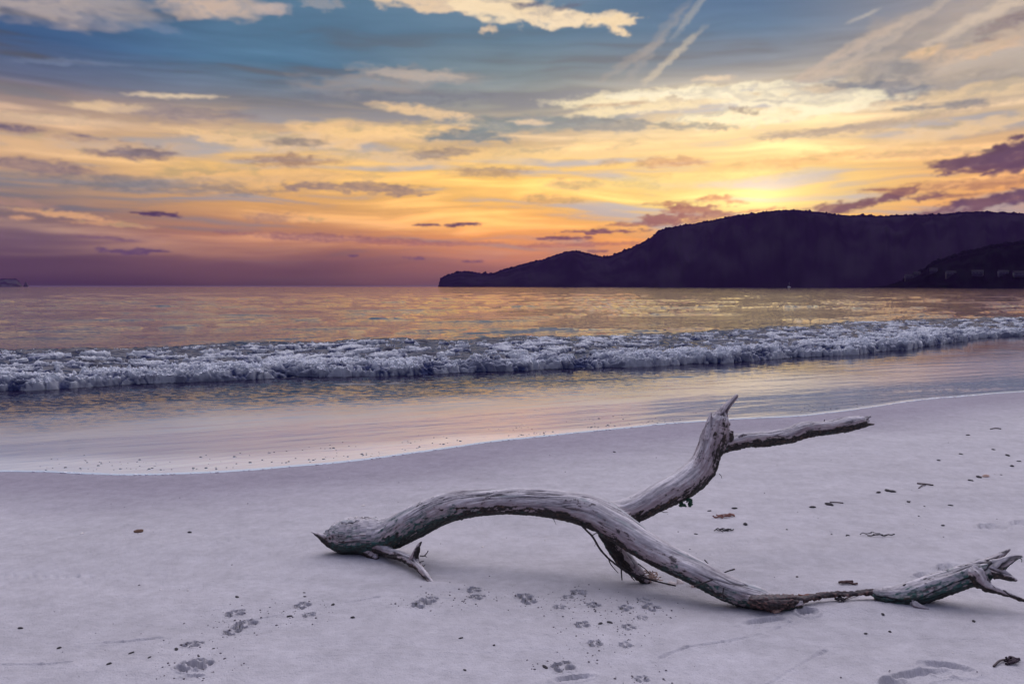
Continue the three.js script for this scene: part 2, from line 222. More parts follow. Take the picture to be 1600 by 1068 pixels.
const sandTint = tex(1024, (u, v, x, y) => {
  const g = grains[y * 1024 + x], m = 0.86 + 0.10 * P8(u, v, 4) + 0.10 * P24(u, v, 5) + 0.12 * P160(u, v, 6) + 0.10 * (g - 0.5), dark = g > 0.9965 ? 0.55 : 1, pale = g < 0.0012 ? 1.25 : 1;
  return [m * dark * pale, m * dark * pale, m * dark * pale * 1.0];
}, true);
const Q1 = pgrad(5, 16), Q2 = pgrad(11, 34), Q3 = pgrad(26, 70), Q4 = pgrad(60, 150);
const waterBump = tex(1024, (u, v) => { const w = 0.04 * P4(u, v, 9); return 0.5 + 0.36 * Q1(u + w, v + w, 1) + 0.24 * Q2(u - w, v + w, 2) + 0.13 * Q3(u, v + w, 3) + 0.07 * Q4(u, v, 4); });

// ---------------------------------------------------------------- the lie of the beach: u runs along the shore, v up the beach
const uv = (x, z) => [(x + 5) * 0.918 - (z + 7.9) * 0.396, (x + 5) * 0.396 + (z + 7.9) * 0.918];
const K = 0.918 * 0.918 + 0.396 * 0.396;
const xz = (u, v) => [(u * 0.918 + v * 0.396) / K - 5, (v * 0.918 - u * 0.396) / K - 7.9];
const shoreV = curve1([[-6.934,-7.81], [-5.043,-7.81], [-4.555,-7.729], [-3.632,-7.495], [-2.845,-7.495], [-2.184,-7.729], [-1.556,-8.034], [-0.958,-8.491], [-0.294,-9.111], [0.784,-9.743], [1.645,-10.23], [2.855,-10.767], [3.988,-11.03], [5.201,-11.778], [6.699,-12.848], [8.894,-13.87]].map((p) => uv(...p)));
const frontV = curve1([[-9.477,-14.78], [-7.566,-15.742], [-5.123,-16.837], [-1.427,-17.828], [3.103,-19.396], [6.74,-21.08], [11.612,-24.231], [20.048,-31.416]].map((p) => uv(...p)));
const edgeWob = (u) => 0.05 * n2(u * 1.3, 2) + 0.02 * n2(u * 4.1, 9);
const seaward = (x, z) => { const [u, v] = uv(x, z); return v - shoreV(u) - edgeWob(u); };          // below zero where the swash has run
const beach = (v) => 0.12 + 0.054 * (v > 12 ? 12 + (v - 12) * 0.25 : v < -30 ? -30 : v);
// prints and grooves pressed into the sand
const DENTS = [];
const dent = (x, z, rx, rz, turn, depth, rim = 0.25, shape = 0) => DENTS.push({ x, z, rx, rz, c: Math.cos(turn), s: Math.sin(turn), depth, rim, shape, reach: Math.max(rx, rz) * 1.7 });
const pr = rng(21);
function paw(x, z, turn, k = 1, depth = 0.02) {
  k *= 0.98; depth *= 2.5;
  const at = (a, b) => [x + (a * Math.cos(turn) + b * Math.sin(turn)) * k, z + (-a * Math.sin(turn) + b * Math.cos(turn)) * k];
  dent(...at(0, 0.016), 0.021 * k, 0.017 * k, turn, depth);
  for (const [a, b] of [[-0.034, -0.010], [-0.013, -0.033], [0.014, -0.033], [0.035, -0.009]]) dent(...at(a + (pr() - 0.5) * 0.006, b + (pr() - 0.5) * 0.006), 0.0115 * k, 0.0155 * k, turn, depth * 0.95);
}
const PAWS = [[-1.304,-3.712], [-1.205,-3.575], [-1.24,-3.492], [-1.008,-3.799], [-0.945,-3.658], [-1.36,-3.333], [-1.264,-3.097], [-1.232,-3.113], [-0.426,-3.756], [-0.397,-3.798], [-0.183,-3.935], [-0.168,-3.821], [0.069,-3.825], [0.089,-3.751], [0.339,-3.883], [0.281,-3.821], [0.229,-3.682], [0.393,-3.706], [0.54,-3.672], [0.642,-3.78], [0.663,-3.673], [0.594,-3.545], [0.316,-3.451], [0.518,-3.425], [0.352,-3.25], [0.477,-3.237], [0.21,-3.049], [0.498,-2.943]];
PAWS.forEach(([x, z], i) => paw(x, z, 1.2 + (pr() - 0.5) * 1.6, [1.15, 1.3, 1, 1, 0.8, 1, 1.45, 1.2, 1.2, 1.1, 0.95, 0.95, 1.1, 1.0, 1.05, 0.7, 0.8, 0.9, 0.9, 0.8, 1.15, 0.7, 0.9, 0.8, 0.8, 0.7, 1.15, 0.7][i], [22, 26, 20, 19, 13, 18, 26, 22, 22, 20, 19, 19, 24, 20, 20, 11, 13, 16, 16, 12, 24, 9, 17, 11, 14, 9, 22, 8][i] / 1000));
// shoe prints: a crescent of deep sole edge and a shallow tread
const SHOE = (x, z, rx, rz, turn, depth) => dent(x, z, rx, rz, turn, depth, 0.3, 1);
SHOE(2.325,-4.177, 0.085, 0.05, 0.25, 0.035); SHOE(2.136,-4.047, 0.075, 0.05, 0.45, 0.03); SHOE(3.021,-4.959, 0.085, 0.085, 0.1, 0.035); SHOE(3.267,-5.036, 0.09, 0.06, 0.1, 0.03);
SHOE(1.134,-3.467, 0.12, 0.045, 0.12, 0.016); SHOE(1.334,-3.534, 0.05, 0.035, 0.1, 0.03); SHOE(1.521,-3.726, 0.06, 0.025, 0.1, 0.02); SHOE(1.53,-2.91, 0.15, 0.05, 0.25, 0.02); SHOE(1.653,-2.96, 0.1, 0.06, -0.5, 0.018); SHOE(1.4,-2.862, 0.06, 0.04, 0.4, 0.025); SHOE(0.23,-2.95, 0.085, 0.028, 0.25, 0.02); SHOE(-1.229,-3.008, 0.045, 0.014, 0.05, 0.016);
// drag lines
const GROOVES = [
  [[-1.187,-3.631], [-1.055,-3.689], [-0.865,-3.782], [-0.665,-3.879]], [[0.594,-3.121], [0.725,-3.217], [0.882,-3.263], [1.061,-3.323], [1.231,-3.461]], [[-1.848,-3.365], [-1.692,-3.385], [-1.544,-3.427]], [[-2.701,-4.732], [-2.578,-4.805], [-2.396,-4.833]], [[-1.819,-4.977], [-1.747,-5.063], [-1.545,-5.174]],
  [[-2.864,-4.395], [-2.418,-4.365], [-1.925,-4.378]], [[1.099,-4.506], [1.53,-4.833], [1.995,-4.918], [2.561,-4.781]], [[-2.072,-3.155], [-1.915,-3.153], [-1.8,-3.178]], [[0.926,-2.852], [1.084,-3], [1.27,-3.162]], [[3.361,-8.024], [3.583,-8.163]], [[2.428,-7.826], [2.761,-8.064]], [[0.6,-6.451], [0.933,-6.601]], [[-1.118,-5.751], [-0.87,-5.81]],
];
const segs = []; for (const g of GROOVES) for (let i = 0; i < g.length - 1; i++) segs.push([...g[i], ...g[i + 1]]);
const BUCKET = new Map(), bkey = (x, z) => Math.floor(x * 2.5) * 1000 + Math.floor(z * 2.5);
const put = (o, x0, x1, z0, z1) => { for (let i = Math.floor(x0 * 2.5); i <= Math.floor(x1 * 2.5); i++) for (let j = Math.floor(z0 * 2.5); j <= Math.floor(z1 * 2.5); j++) { const k = i * 1000 + j; if (!BUCKET.has(k)) BUCKET.set(k, []); BUCKET.get(k).push(o); } };
for (const d of DENTS) put(d, d.x - d.reach, d.x + d.reach, d.z - d.reach, d.z + d.reach);
for (const s of segs) put({ seg: s }, Math.min(s[0], s[2]) - 0.03, Math.max(s[0], s[2]) + 0.03, Math.min(s[1], s[3]) - 0.03, Math.max(s[1], s[3]) + 0.03);
// scour and little drifts round the stranded branch: x, z, radius x, radius z, height
const MOUNDS = [[-0.893,-4.575, 0.3, 0.12, 0.022], [-0.711,-4.862, 0.5, 0.25, 0.02], [1.204,-3.641, 0.2, 0.09, 0.022], [1.474,-3.608, 0.28, 0.12, 0.02], [1.839,-3.603, 0.2, 0.09, 0.02], [1.691,-3.913, 0.3, 0.15, 0.018], [0.665,-4.082, 0.22, 0.14, -0.012], [-0.36,-4.015, 0.16, 0.07, 0.012]];
function sandH(x, z) {
  const [, v] = uv(x, z), d = seaward(x, z), dry = smooth(0.15, 2.4, d);
  let y = beach(v);
  const r2 = x * x + z * z;
  if (r2 < 900) {
    y += dry * (0.04 * f2(x * 0.55, z * 0.9, 3) + 0.010 * f2(x * 1.7 + 8, z * 3.4, 3) + 0.0028 * f2(x * 9, z * 17, 3));
    y += dry * (0.0022 * n3(x * 46, z * 60, 3) + 0.0045 * smooth(0.1, 0.6, n2(x * 0.9 + 7, z * 1.1)) * f2(x * 6 + z * 2, z * 26 - x * 8, 3));
    for (const m of MOUNDS) { const a = (x - m[0]) / m[2], b = (z - m[1]) / m[3], q = a * a + b * b; if (q < 6) y += m[4] * Math.exp(-q); }
    const list = BUCKET.get(bkey(x, z));
    if (list) for (const t of list) {
      if (t.seg) {
        const [x0, z0, x1, z1] = t.seg, ex = x1 - x0, ez = z1 - z0, k = clamp(((x - x0) * ex + (z - z0) * ez) / (ex * ex + ez * ez), 0, 1), wob = 0.006 * n2(x * 11, z * 11), dd = Math.hypot(x - x0 - k * ex, z - z0 - k * ez) + wob;
        y -= 0.011 * Math.exp(-dd * dd / 0.00007) * smooth(-0.4, 0.2, n2(x * 3, z * 3)); y += 0.0022 * Math.exp(-(dd - 0.014) * (dd - 0.014) / 0.00008);
        continue;
      }
      const dx = x - t.x, dz = z - t.z, a = (dx * t.c - dz * t.s) / t.rx, b = (dx * t.s + dz * t.c) / t.rz, w = n2(x * 40, z * 40) * 0.09, q = Math.sqrt(a * a + b * b) + w;
      if (q > 1.7) continue;
      if (t.shape) { // deeper along the far edge, shallow tread inside
        const edge = smooth(-0.2, -0.8, b), bowl = 1 - smooth(lerp(0.68, 0.78, edge), 1.0, q), tread = 0.12 * Math.sin(a * 14 + b * 5);
        y -= 1.35 * t.depth * bowl * (0.25 + 0.75 * edge + tread * 0.5); y += t.depth * t.rim * Math.exp(-(q - 1.12) * (q - 1.12) / 0.018);
      } else { y -= t.depth * (1 - smooth(0.6, 1.02, q)); y += t.depth * t.rim * Math.exp(-(q - 1.25) * (q - 1.25) / 0.03) * (0.5 + w * 3); }
    }
  }
  return y;
}

// ---------------------------------------------------------------- sand, one sheet all round
{
  const rows = [0.25, 0.6, 1.0]; let r = 1.3;
  while (r < 3000) { rows.push(r); r *= 1 + (r < 2.4 ? 0.012 : r > 2.75 && r < 4.6 ? 0.0019 : r < 9 ? 0.0068 : r < 30 ? 0.012 : 0.16); }
  const bear = []; for (let a = -180; a < 180.001;) { bear.push(Math.min(a, 180)); const q = Math.abs(a + 0.01); a += q < 35 ? 0.078 : q < 50 ? 0.7 : 4; }
  bear[bear.length - 1] = 180;
  const nu = bear.length, nv = rows.length, pos = new Float32Array(nu * nv * 3), col = new Float32Array(nu * nv * 3), uvs = new Float32Array(nu * nv * 2);
  for (let j = 0; j < nv; j++) for (let i = 0; i < nu; i++) {
    const a = rad(bear[i]), x = rows[j] * Math.sin(a), z = -rows[j] * Math.cos(a), k = j * nu + i, d = seaward(x, z) + 0.25 * n2(x * 0.9, z * 0.9);
    pos[k * 3] = x; pos[k * 3 + 1] = sandH(x, z); pos[k * 3 + 2] = z;
    const damp = 1 - smooth(0.5, 2.6, d), blot = 1 + 0.16 * f2(x * 0.7 + z * 0.25, z * 1.7 - x * 0.4, 5) + 0.12 * f2(x * 3 + z, z * 11 - x * 3.2, 4) + 0.10 * f2(x * 14, z * 30, 3);
    col[k * 3] = lerp(0.575, 0.37, damp) * blot; col[k * 3 + 1] = lerp(0.56, 0.342, damp) * blot; col[k * 3 + 2] = lerp(0.605, 0.415, damp) * blot;
    uvs[k * 2] = x / 1.1; uvs[k * 2 + 1] = z / 1.1;
  }
  const m = new THREE.MeshStandardMaterial({ vertexColors: true, map: sandTint, bumpMap: sandBump, bumpScale: 0.007, roughness: 0.85 });
  top(new THREE.Mesh(geoFrom(pos, gridIndex(nu, nv), col, uvs), m), 'sand', 'pale lilac grey beach sand with paw prints across the foreground', 'sand', null, 'structure');
}

// ---------------------------------------------------------------- water
const waterMat = new THREE.MeshPhysicalMaterial({ roughness: 0.04, ior: 1.5, bumpMap: waterBump, bumpScale: 0.06 }); waterMat.color.setRGB(0.019, 0.026, 0.082);
const waveMat = waterMat.clone(); waveMat.color.setRGB(0.006, 0.009, 0.045); waveMat.roughness = 0.15; waveMat.ior = 1.33; waveMat.specularIntensity = 0.45;
const swell = (u, v, cell) => {                                       // ripples, long along the shore; none finer than the mesh can carry
  let y = 0;
  for (const [len, amp, s] of [[9, 0.05, 6], [5.2, 0.036, 1], [2.6, 0.026, 2], [1.25, 0.015, 3], [0.6, 0.011, 4], [0.3, 0.006, 5]]) { const w = smooth(1.6, 3.2, len / cell); if (w > 0) y += w * amp * n3(u / len / 2.6 + s * 13, v / len + 0.4 * n2(u / len / 4, s), s * 5.5); }
  const chop = smooth(0.14, 0.45, n3(u / 2.2 + 0.3 * n2(v, u * 0.4), v / 0.6, 9.4)) * smooth(-0.2, 0.3, n2(u / 9, v / 7)); y += 0.062 * chop * smooth(0.35, 0.9, 0.9 / cell) + 0.10 * smooth(0.25, 0.6, n3(u / 8, v / 2.6, 3.4)) * smooth(1, 2.5, 4 / cell);
  return y;
};
const SEA_Y = 0.12;
const bandL = (u) => 4.3 + 0.7 * n2(u * 0.16, 4) + 0.4 * n2(u * 0.6, 14) + 0.6 * smooth(5, 14, u) - 1.4 * smooth(26, 44, u);
{ // open sea, from behind the breaking wave to the horizon
  const bear = []; for (let a = -100; a < 100.001;) { bear.push(a); const q = Math.abs(a + 0.01); a += q < 36 ? 0.14 : q < 50 ? 0.8 : 4; }
  const NR = 560, nu = bear.length, pos = new Float32Array(nu * NR * 3), uvs = new Float32Array(nu * NR * 2);
  bear.forEach((b, i) => {
    const sx = Math.sin(rad(b)), sz = -Math.cos(rad(b)); let r0 = 8;
    for (; r0 < 400; r0 += 0.25) { const [u, v] = uv(sx * r0, sz * r0); if (v < frontV(u) - 3.2) break; }
    for (let j = 0; j < NR; j++) {
      const t = j / (NR - 1), r = Math.max(r0, 1) * Math.pow(3600 / Math.max(r0, 1), t), x = sx * r, z = sz * r, [u, v] = uv(x, z), k = j * nu + i, cell = r * Math.log(3600 / r0) / NR;
      pos[k * 3] = x; pos[k * 3 + 1] = SEA_Y + swell(u, v, cell) * (1 - smooth(150, 600, r)); pos[k * 3 + 2] = z; uvs[k * 2] = u / 9; uvs[k * 2 + 1] = v / 9;
    }
  });
  top(new THREE.Mesh(geoFrom(pos, gridIndex(nu, NR), null, uvs), waterMat), 'sea', 'dark rippled sea reaching to the horizon under the golden sky', 'sea', null, 'structure');
}
// height of the bore behind its front edge
const crest = (u) => Math.max(0.62, 0.88 + 0.5 * n2(u * 0.27, 1) + 0.36 * n2(u * 0.9, 5) + 0.2 * n2(u * 2.3, 8));
const scallop = (u) => 0.34 * n2(u * 0.55, 3) + 0.16 * n2(u * 1.7, 6);
const bore = (u, t) => { const L = bandL(u), f = 0.25 * crest(u); return t < 0 ? 0 : f * smooth(-0.05, 0.4, t) + (0.5 + 0.12 * n2(u * 0.4, 17) - f) * smooth(0.7, L, t) - 0.62 * smooth(L - 0.3, L + 2.6, t); };
const U0 = -14, U1 = 62;
{ // dark water of the breaking wave
  const us = []; for (let u = U0; u < U1; u += 0.06 + Math.max(0, u - 20) * 0.002) us.push(u);
  const ts = []; for (let t = -0.06; t < 8; t += t < 0.8 ? 0.035 : 0.06) ts.push(t);
  const nu = us.length, nv = ts.length, pos = new Float32Array(nu * nv * 3), uvs = new Float32Array(nu * nv * 2);
  for (let j = 0; j < nv; j++) for (let i = 0; i < nu; i++) {
    const u = us[i], t = ts[j], v = frontV(u) - t + scallop(u), [x, z] = xz(u, v), k = j * nu + i, rough = smooth(0.1, 0.6, t);
    pos[k * 3] = x; pos[k * 3 + 1] = bore(u, t) - 0.012 + rough * (0.13 * f3(u * 1.6, v * 3.4, 2, 4) + 0.3 * swell(u, v, 0.1)) - (t < -0.03 ? 0.05 : 0); pos[k * 3 + 2] = z; uvs[k * 2] = u / 9; uvs[k * 2 + 1] = v / 9;
  }
  top(new THREE.Mesh(geoFrom(pos, gridIndex(nu, nv), null, uvs), waveMat), 'wave_water', 'dark water of the low wave breaking along the beach', 'wave', null, 'structure');
}
const SPOT = [];
{ // its foam: billows that sink below the water where the foam has holes
  const us = []; for (let u = U0; u < U1; u += 0.028 + Math.max(0, u - 16) * 0.0014) us.push(u);
  const ts = []; for (let t = 0; t < 6.3;) { ts.push(t); t += t < 0.5 ? 0.02 : t < 2 ? 0.03 : 0.042; }
  const nu = us.length, nv = ts.length, pos = new Float32Array(nu * nv * 3), col = new Float32Array(nu * nv * 3);
  for (let j = 0; j < nv; j++) for (let i = 0; i < nu; i++) {
    const u = us[i], t = ts[j], v0 = frontV(u) - t + scallop(u), L = bandL(u), k = j * nu + i;
    const roller = 1 - smooth(0.5, 2.2, t), y0 = bore(u, t);
    const lean = v0 + 0.25 * n2(u * 1.4, v0 * 1.4); let s = 0.44 + 0.5 * n3(u * 2.1, lean * 2.4, y0 * 3) + 0.3 * n3(u * 4.3 + 5, lean * 4.6, y0 * 6), amp = 0.42, fx = 5.2; for (let o = 0; o < 3; o++) { s += amp * (2.1 * Math.abs(n3(u * fx + o * 7, lean * fx + o * 3, y0 * fx * 1.3 + o * 11)) - 0.5); amp *= 0.66; fx *= 1.9; }   // cauliflower billows
    const lace = f3(u * 1.3 + 9, v0 * 3.0, 4, 6) * 1.9 + 0.5 * n2(u * 0.3, v0 * 0.5), cover = lerp(0.14, -0.04, smooth(0.5, L * 0.6, t)) + 0.2 * n2(u * 0.2 + 4, 8);
    const hole = smooth(-0.12, 0.16, lace + cover - 0.06 + 0.3 * (s - 0.3)), gone = smooth(L - 0.7, L + 0.5, t + 0.9 * lace);
    const a = lerp(0.05, 0.125, roller) * (0.75 + 0.5 * crest(u) * 0.5), base = smooth(0.02, 0.14, t);
    const h = (s - 0.42) * a + lerp(-0.15, 0.034, Math.max(hole, roller * (0.76 + 0.3 * n2(u * 0.8, 61)))) - 0.2 * gone;
    const out = (s - 0.25) * 0.13 * roller + 0.05 * roller, v = v0 + out * smooth(0.0, 0.15, t), [x, z] = xz(u, v);
    pos[k * 3] = x; pos[k * 3 + 1] = y0 + h * base + 0.05 * roller * base - (1 - base) * 0.06; pos[k * 3 + 2] = z;
    if (hole > 0.85 && s > 0.45 && gone < 0.3 && t > 0.12 && u < 48) SPOT.push(x, y0 + h * base + 0.05 * roller * base, z, roller);
    const thin = smooth(0.0, 0.8, (s - 0.1) * 1.55 + 0.4 * roller * n3(u * 1.1, y0 * 6, 5) + 0.16 * roller) * lerp(0.4, 1, hole);  // contrast put into the foam colour: navy in billow creases, white on tops
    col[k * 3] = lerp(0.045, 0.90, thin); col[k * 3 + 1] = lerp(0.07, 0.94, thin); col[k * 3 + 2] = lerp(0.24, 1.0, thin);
  }
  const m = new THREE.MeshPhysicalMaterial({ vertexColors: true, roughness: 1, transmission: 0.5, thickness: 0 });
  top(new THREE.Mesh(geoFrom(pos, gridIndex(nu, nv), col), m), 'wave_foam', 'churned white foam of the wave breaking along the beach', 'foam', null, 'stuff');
}
{ // loose clumps and flecks of froth riding on it
  const r = rng(44), L = [], M = new THREE.Matrix4(), Qt = new THREE.Quaternion(), E = new THREE.Euler(), g = new THREE.IcosahedronGeometry(1, 1), p = g.attributes.position; for (let i = 0; i < p.count; i++) { const x = p.getX(i), y = p.getY(i), z = p.getZ(i), s = 1 + 0.5 * n3(x * 1.5, y * 1.5, z * 1.5); p.setXYZ(i, x * s, y * s, z * s); } g.computeVertexNormals();
  for (let i = 0; i < 20000; i++) { const k = Math.floor(r() * SPOT.length / 4) * 4, f = SPOT[k + 3], s = (0.006 + 0.017 * r() * r()) * lerp(0.7, 1.25, f); E.set(r() * 6, r() * 6, r() * 6); Qt.setFromEuler(E); M.compose(new THREE.Vector3(SPOT[k] + (r() - 0.5) * 0.04, SPOT[k + 1] + s * 0.3, SPOT[k + 2] + (r() - 0.5) * 0.04), Qt, new THREE.Vector3(s * (1 + 0.8 * r()), s * 0.8, s)); L.push(M.clone()); }
  const im = new THREE.InstancedMesh(g, std(0.86, 0.89, 0.95, 0.9), L.length); L.forEach((q, i) => im.setMatrixAt(i, q)); top(im, 'foam_flecks', 'small clumps of froth riding on the breaking wave', 'foam', null, 'stuff');
}
{ // thin water running up the sand, from the foot of the wave to its edge on the beach
  const us = []; for (let u = U0 - 6; u < U1; u += 0.05 + Math.max(0, u - 14) * 0.0035) us.push(u);
  const NV = 240, nu = us.length, pos = new Float32Array(nu * NV * 3), col = new Float32Array(nu * NV * 3), uvs = new Float32Array(nu * NV * 2);
  for (let j = 0; j < NV; j++) for (let i = 0; i < nu; i++) {
    const u = us[i], e = shoreV(u) + edgeWob(u), far = frontV(u) - 0.5, q = Math.pow(j / (NV - 1), 1.55), v = lerp(e, far, q), w = e - v, [x, z] = xz(u, v), k = j * nu + i;
    const lip = 0.010 * Math.sqrt(Math.min(1, w / 0.05)), sub = v - frontV(u);
    const near = sub + 0.9 * n2(u * 0.25, 6) + 0.7 * n2(u * 0.8, v), lft = 1 - smooth(6, 14, u), chop = (1 - smooth(1.2 + lft, 3.6 + 2.2 * lft, near)) * lerp(1, 0.35, smooth(4, 20, u)) * smooth(0, 1.4, w), patch = smooth(0.1, 0.5, f2(u * 0.32 + 5, v * 0.9 + 2, 3) * 1.4) * smooth(9, 14, u) * smooth(0.1, 0.5, w) * (1 - smooth(2.0, 3.2, w));
    const rp = chop * (1 + 0.25 * lft) * (0.022 * f3(u * 2.2, v * 5.5, 3, 4) + 0.011 * n3(u * 7, v * 13, 1)) + patch * 0.006 * n3(u * 9, v * 16, 4) + smooth(0.2, 1, w) * (0.0035 * n3(u * 0.5, v * 2.6, 8) + 0.0014 * f3(u * 1.6, v * 8, 5, 3));
    const step = sub - 1.9 - 0.5 * n2(u * 0.3, 11) - 0.25 * n2(u * 0.9, 3) - 0.09 * (u - 8), ridge = 0.035 * Math.exp(-step * step / 0.008) * smooth(3.5, 5, u) * (1 - smooth(10, 14, u)) * (0.4 + 0.6 * smooth(-0.3, 0.2, n2(u * 1.1, 21)));
    pos[k * 3] = x; pos[k * 3 + 1] = (0.5 * (beach(v) + Math.sqrt(beach(v) * beach(v) + 0.0012)) - 0.0012) + lip + rp + ridge - (sub < 0 ? 0.03 : 0) - (j === 0 ? 0.004 : 0); pos[k * 3 + 2] = z; uvs[k * 2] = u / 5; uvs[k * 2 + 1] = v / 5;
    const deep = 1 - smooth(0.8 + 1.2 * lft, 4.2 + 2.0 * lft, near + 0.5 * n2(u * 0.5, v * 1.6)), rw = lerp(1.5, 0.22, smooth(3, 7, u)), rim = (1 - smooth(0.35 * rw, rw, w + 0.2 * rw * n2(u * 1.3, 7)));
    col[k * 3] = lerp(lerp(0.33, 0.64, rim), 0.013, deep); col[k * 3 + 1] = lerp(lerp(0.41, 0.72, rim), 0.009, deep); col[k * 3 + 2] = lerp(lerp(0.52, 0.79, rim), 0.035, deep);
  }
  const m = new THREE.MeshPhysicalMaterial({ vertexColors: true, roughness: 0.1, ior: 1.33, bumpMap: waterBump, bumpScale: 0.006 });
  top(new THREE.Mesh(geoFrom(pos, gridIndex(nu, NV), col, uvs), m), 'swash_water', 'thin glossy sheet of water running up the beach', 'water', null, 'structure');
}
{ // white line of froth along the edge of the swash
  const g = [], r = rng(8), sph = new THREE.IcosahedronGeometry(1, 1);
  for (let u = U0; u < 40; u += 0.008 + r() * 0.02) {
    const e = shoreV(u) + edgeWob(u), k = smooth(-0.35, 0.3, n2(u * 0.5, 41)) * (0.4 + 0.6 * smooth(6, 12, u)); if (r() > 0.25 + 0.75 * k) continue;
    const line = r(), back = line < 0.6 ? 0 : line < 0.82 ? 0.45 + 0.25 * n2(u * 0.6, 71) + 0.08 * n2(u * 2.7, 3) : 1.15 + 0.5 * n2(u * 0.45, 81) + 0.1 * n2(u * 2.2, 5); if (back && n2(u * 0.7, back > 0.9 ? 91 : 95) < 0.05) continue;
    const v = e - 0.004 - back - r() * r() * (0.02 + 0.07 * k), [x, z] = xz(u, v), s = 0.004 + r() * 0.008 * (0.4 + k), b = sph.clone(); b.scale(s * (1.5 + r()), s * 0.6, s * (1 + r())); b.translate(x, beach(v) + 0.006, z); g.push(b);
  }
  top(new THREE.Mesh(mergeGeometries(g), std(0.8, 0.82, 0.88, 0.6)), 'edge_froth', 'thin white line of froth along the edge of the swash', 'froth', null, 'stuff');
}
{ // bubbles and grit stranded in the thin water
  const r = rng(12), g = new THREE.IcosahedronGeometry(1, 1), m = std(0.07, 0.06, 0.08, 0.5), M = new THREE.Matrix4(), list = [];
  for (let i = 0; i < 900; i++) {
    const u = -8 + r() * 22, band = r() < 0.6 ? 0.28 + 0.1 * n2(u * 1.1, 3) : 0.9 + 0.5 * n2(u * 0.7, 8), w = band + (r() - 0.5) * (r() < 0.6 ? 0.12 : 0.9); if (w < 0.05 || n2(u * 1.7, 51) < -0.15) continue;
    const v = shoreV(u) + edgeWob(u) - w, [x, z] = xz(u, v), s = 0.0035 + r() * r() * 0.009; M.makeScale(s * 1.5, s * 0.8, s); M.setPosition(x, beach(v) + 0.011, z); list.push(M.clone());
  }
  const im = new THREE.InstancedMesh(g, m, list.length); list.forEach((q, i) => im.setMatrixAt(i, q));
  top(im, 'grit', 'dark grit and bubbles speckling the thin water near its edge', 'grit', null, 'stuff');
}

// ---------------------------------------------------------------- headland, far hills, houses, boats
function ridgeHill(name, label, pts, dist, deep, seed, colour, treeName, treeLabel, nTrees, treeSize) {
  const az = curve1(pts), a0 = pts[0][0], a1 = pts[pts.length - 1][0], nu = 420, nv = 46, pos = new Float32Array(nu * nv * 3);
  const D = (a) => dist * (1 + 0.06 * n2(a * 0.12, seed));
  const surf = (a, t) => {                                            // t 0 at the water, 0.6 at the ridge, 1 behind it
    const d = D(a), H = Math.max(1, Math.tan(rad(Math.max(0.02, az(a)))) * d), near = Math.min(deep, H * 3.2 + 30), r = d + (t < 0.6 ? (t / 0.6 - 1) * near : (t - 0.6) / 0.4 * near * 1.3);
    const q = t < 0.6 ? t / 0.6 : 1 - (t - 0.6) / 0.4, spur = 0.3 * Math.sin(q * Math.PI) * f2(a * 0.9, q * 1.4 + seed, 5);
    const h = H * (Math.pow(Math.sin(q * Math.PI / 2), 0.9) + spur) - (q < 0.02 ? 3 : 0);
    return [r * Math.sin(rad(a)), Math.min(h, H * r / d) + 0.1, -r * Math.cos(rad(a))];
  };
  const col = new Float32Array(nu * nv * 3);
  for (let j = 0; j < nv; j++) for (let i = 0; i < nu; i++) { const w = 0.6 + 1.5 * smooth(-0.35, 0.4, f2(i * 0.06, j * 0.22 + seed, 5) * 1.4); col.set(colour.map((q) => q * w), (j * nu + i) * 3); pos.set(surf(lerp(a0, a1, i / (nu - 1)), j / (nv - 1)), (j * nu + i) * 3); }
  const hm = matt(1, 1, 1); hm.vertexColors = true;
  top(new THREE.Mesh(geoFrom(pos, gridIndex(nu, nv), col), hm), name, label, 'hill', null, 'structure');
  const r = rng(seed), parts = [];
  for (let k = 0; k < 5; k++) { const g = new THREE.IcosahedronGeometry(1, 2), p = g.attributes.position; for (let i = 0; i < p.count; i++) { const x = p.getX(i), y = p.getY(i), z = p.getZ(i), s = 0.75 + 0.6 * f3(x * 1.7 + k * 9, y * 1.7, z * 1.7, 3); p.setXYZ(i, x * s, y * s * 1.1, z * s); } g.computeVertexNormals(); parts.push(g); }
  const geo = parts[0], im = new THREE.InstancedMesh(geo, matt(0.007, 0.008, 0.009), nTrees), M = new THREE.Matrix4(), Qt = new THREE.Quaternion(), E = new THREE.Euler();
  for (let i = 0; i < nTrees; i++) {
    const a = lerp(a0, a1, r()), t = 0.575 + r() * 0.035, p = surf(a, t), el = az(a), s = treeSize * (0.45 + r() * r() * 1.1) * smooth(0.0, 0.6, el);
    E.set(r() * 6, r() * 6, r() * 6); Qt.setFromEuler(E); M.compose(new THREE.Vector3(p[0], p[1] + s * 0.1, p[2]), Qt, new THREE.Vector3(s, s * (0.7 + r() * 0.7), s)); im.setMatrixAt(i, M);
  }
  top(im, treeName, treeLabel, 'wood', null, 'stuff');
  return surf;
}
ridgeHill('headland', 'long dark wooded headland across the bay with the sun behind it', [[-5.264,0.018], [-5.081,0.407], [-4.537,0.769], [-3.541,0.996], [-2.499,0.906], [-1.454,0.861], [-0.227,1.224], [1.135,1.585], [2.269,1.855], [3.4,2.259], [4.302,2.436], [5.205,2.298], [6.105,2.07], [6.778,2.023], [7.89,2.464], [8.995,2.902], [9.696,3.295], [10.393,3.817], [11.394,4.067], [12.475,4.226], [13.759,4.42], [15.448,4.731], [17.111,4.904], [18.135,5.003], [19.351,4.967], [20.751,4.798], [22.32,4.582], [24.23,4.477], [26.082,4.45], [27.876,4.419], [29.609,4.501], [30.959,4.402], [32.274,4.265], [35.4,3.93], [39.701,2.849], [43.567,1.214], [45.916,0.032]], 2600, 700, 31, [0.009, 0.0085, 0.0095], 'headland_wood', 'dark woodland covering the headland across the bay', 3600, 5.5);
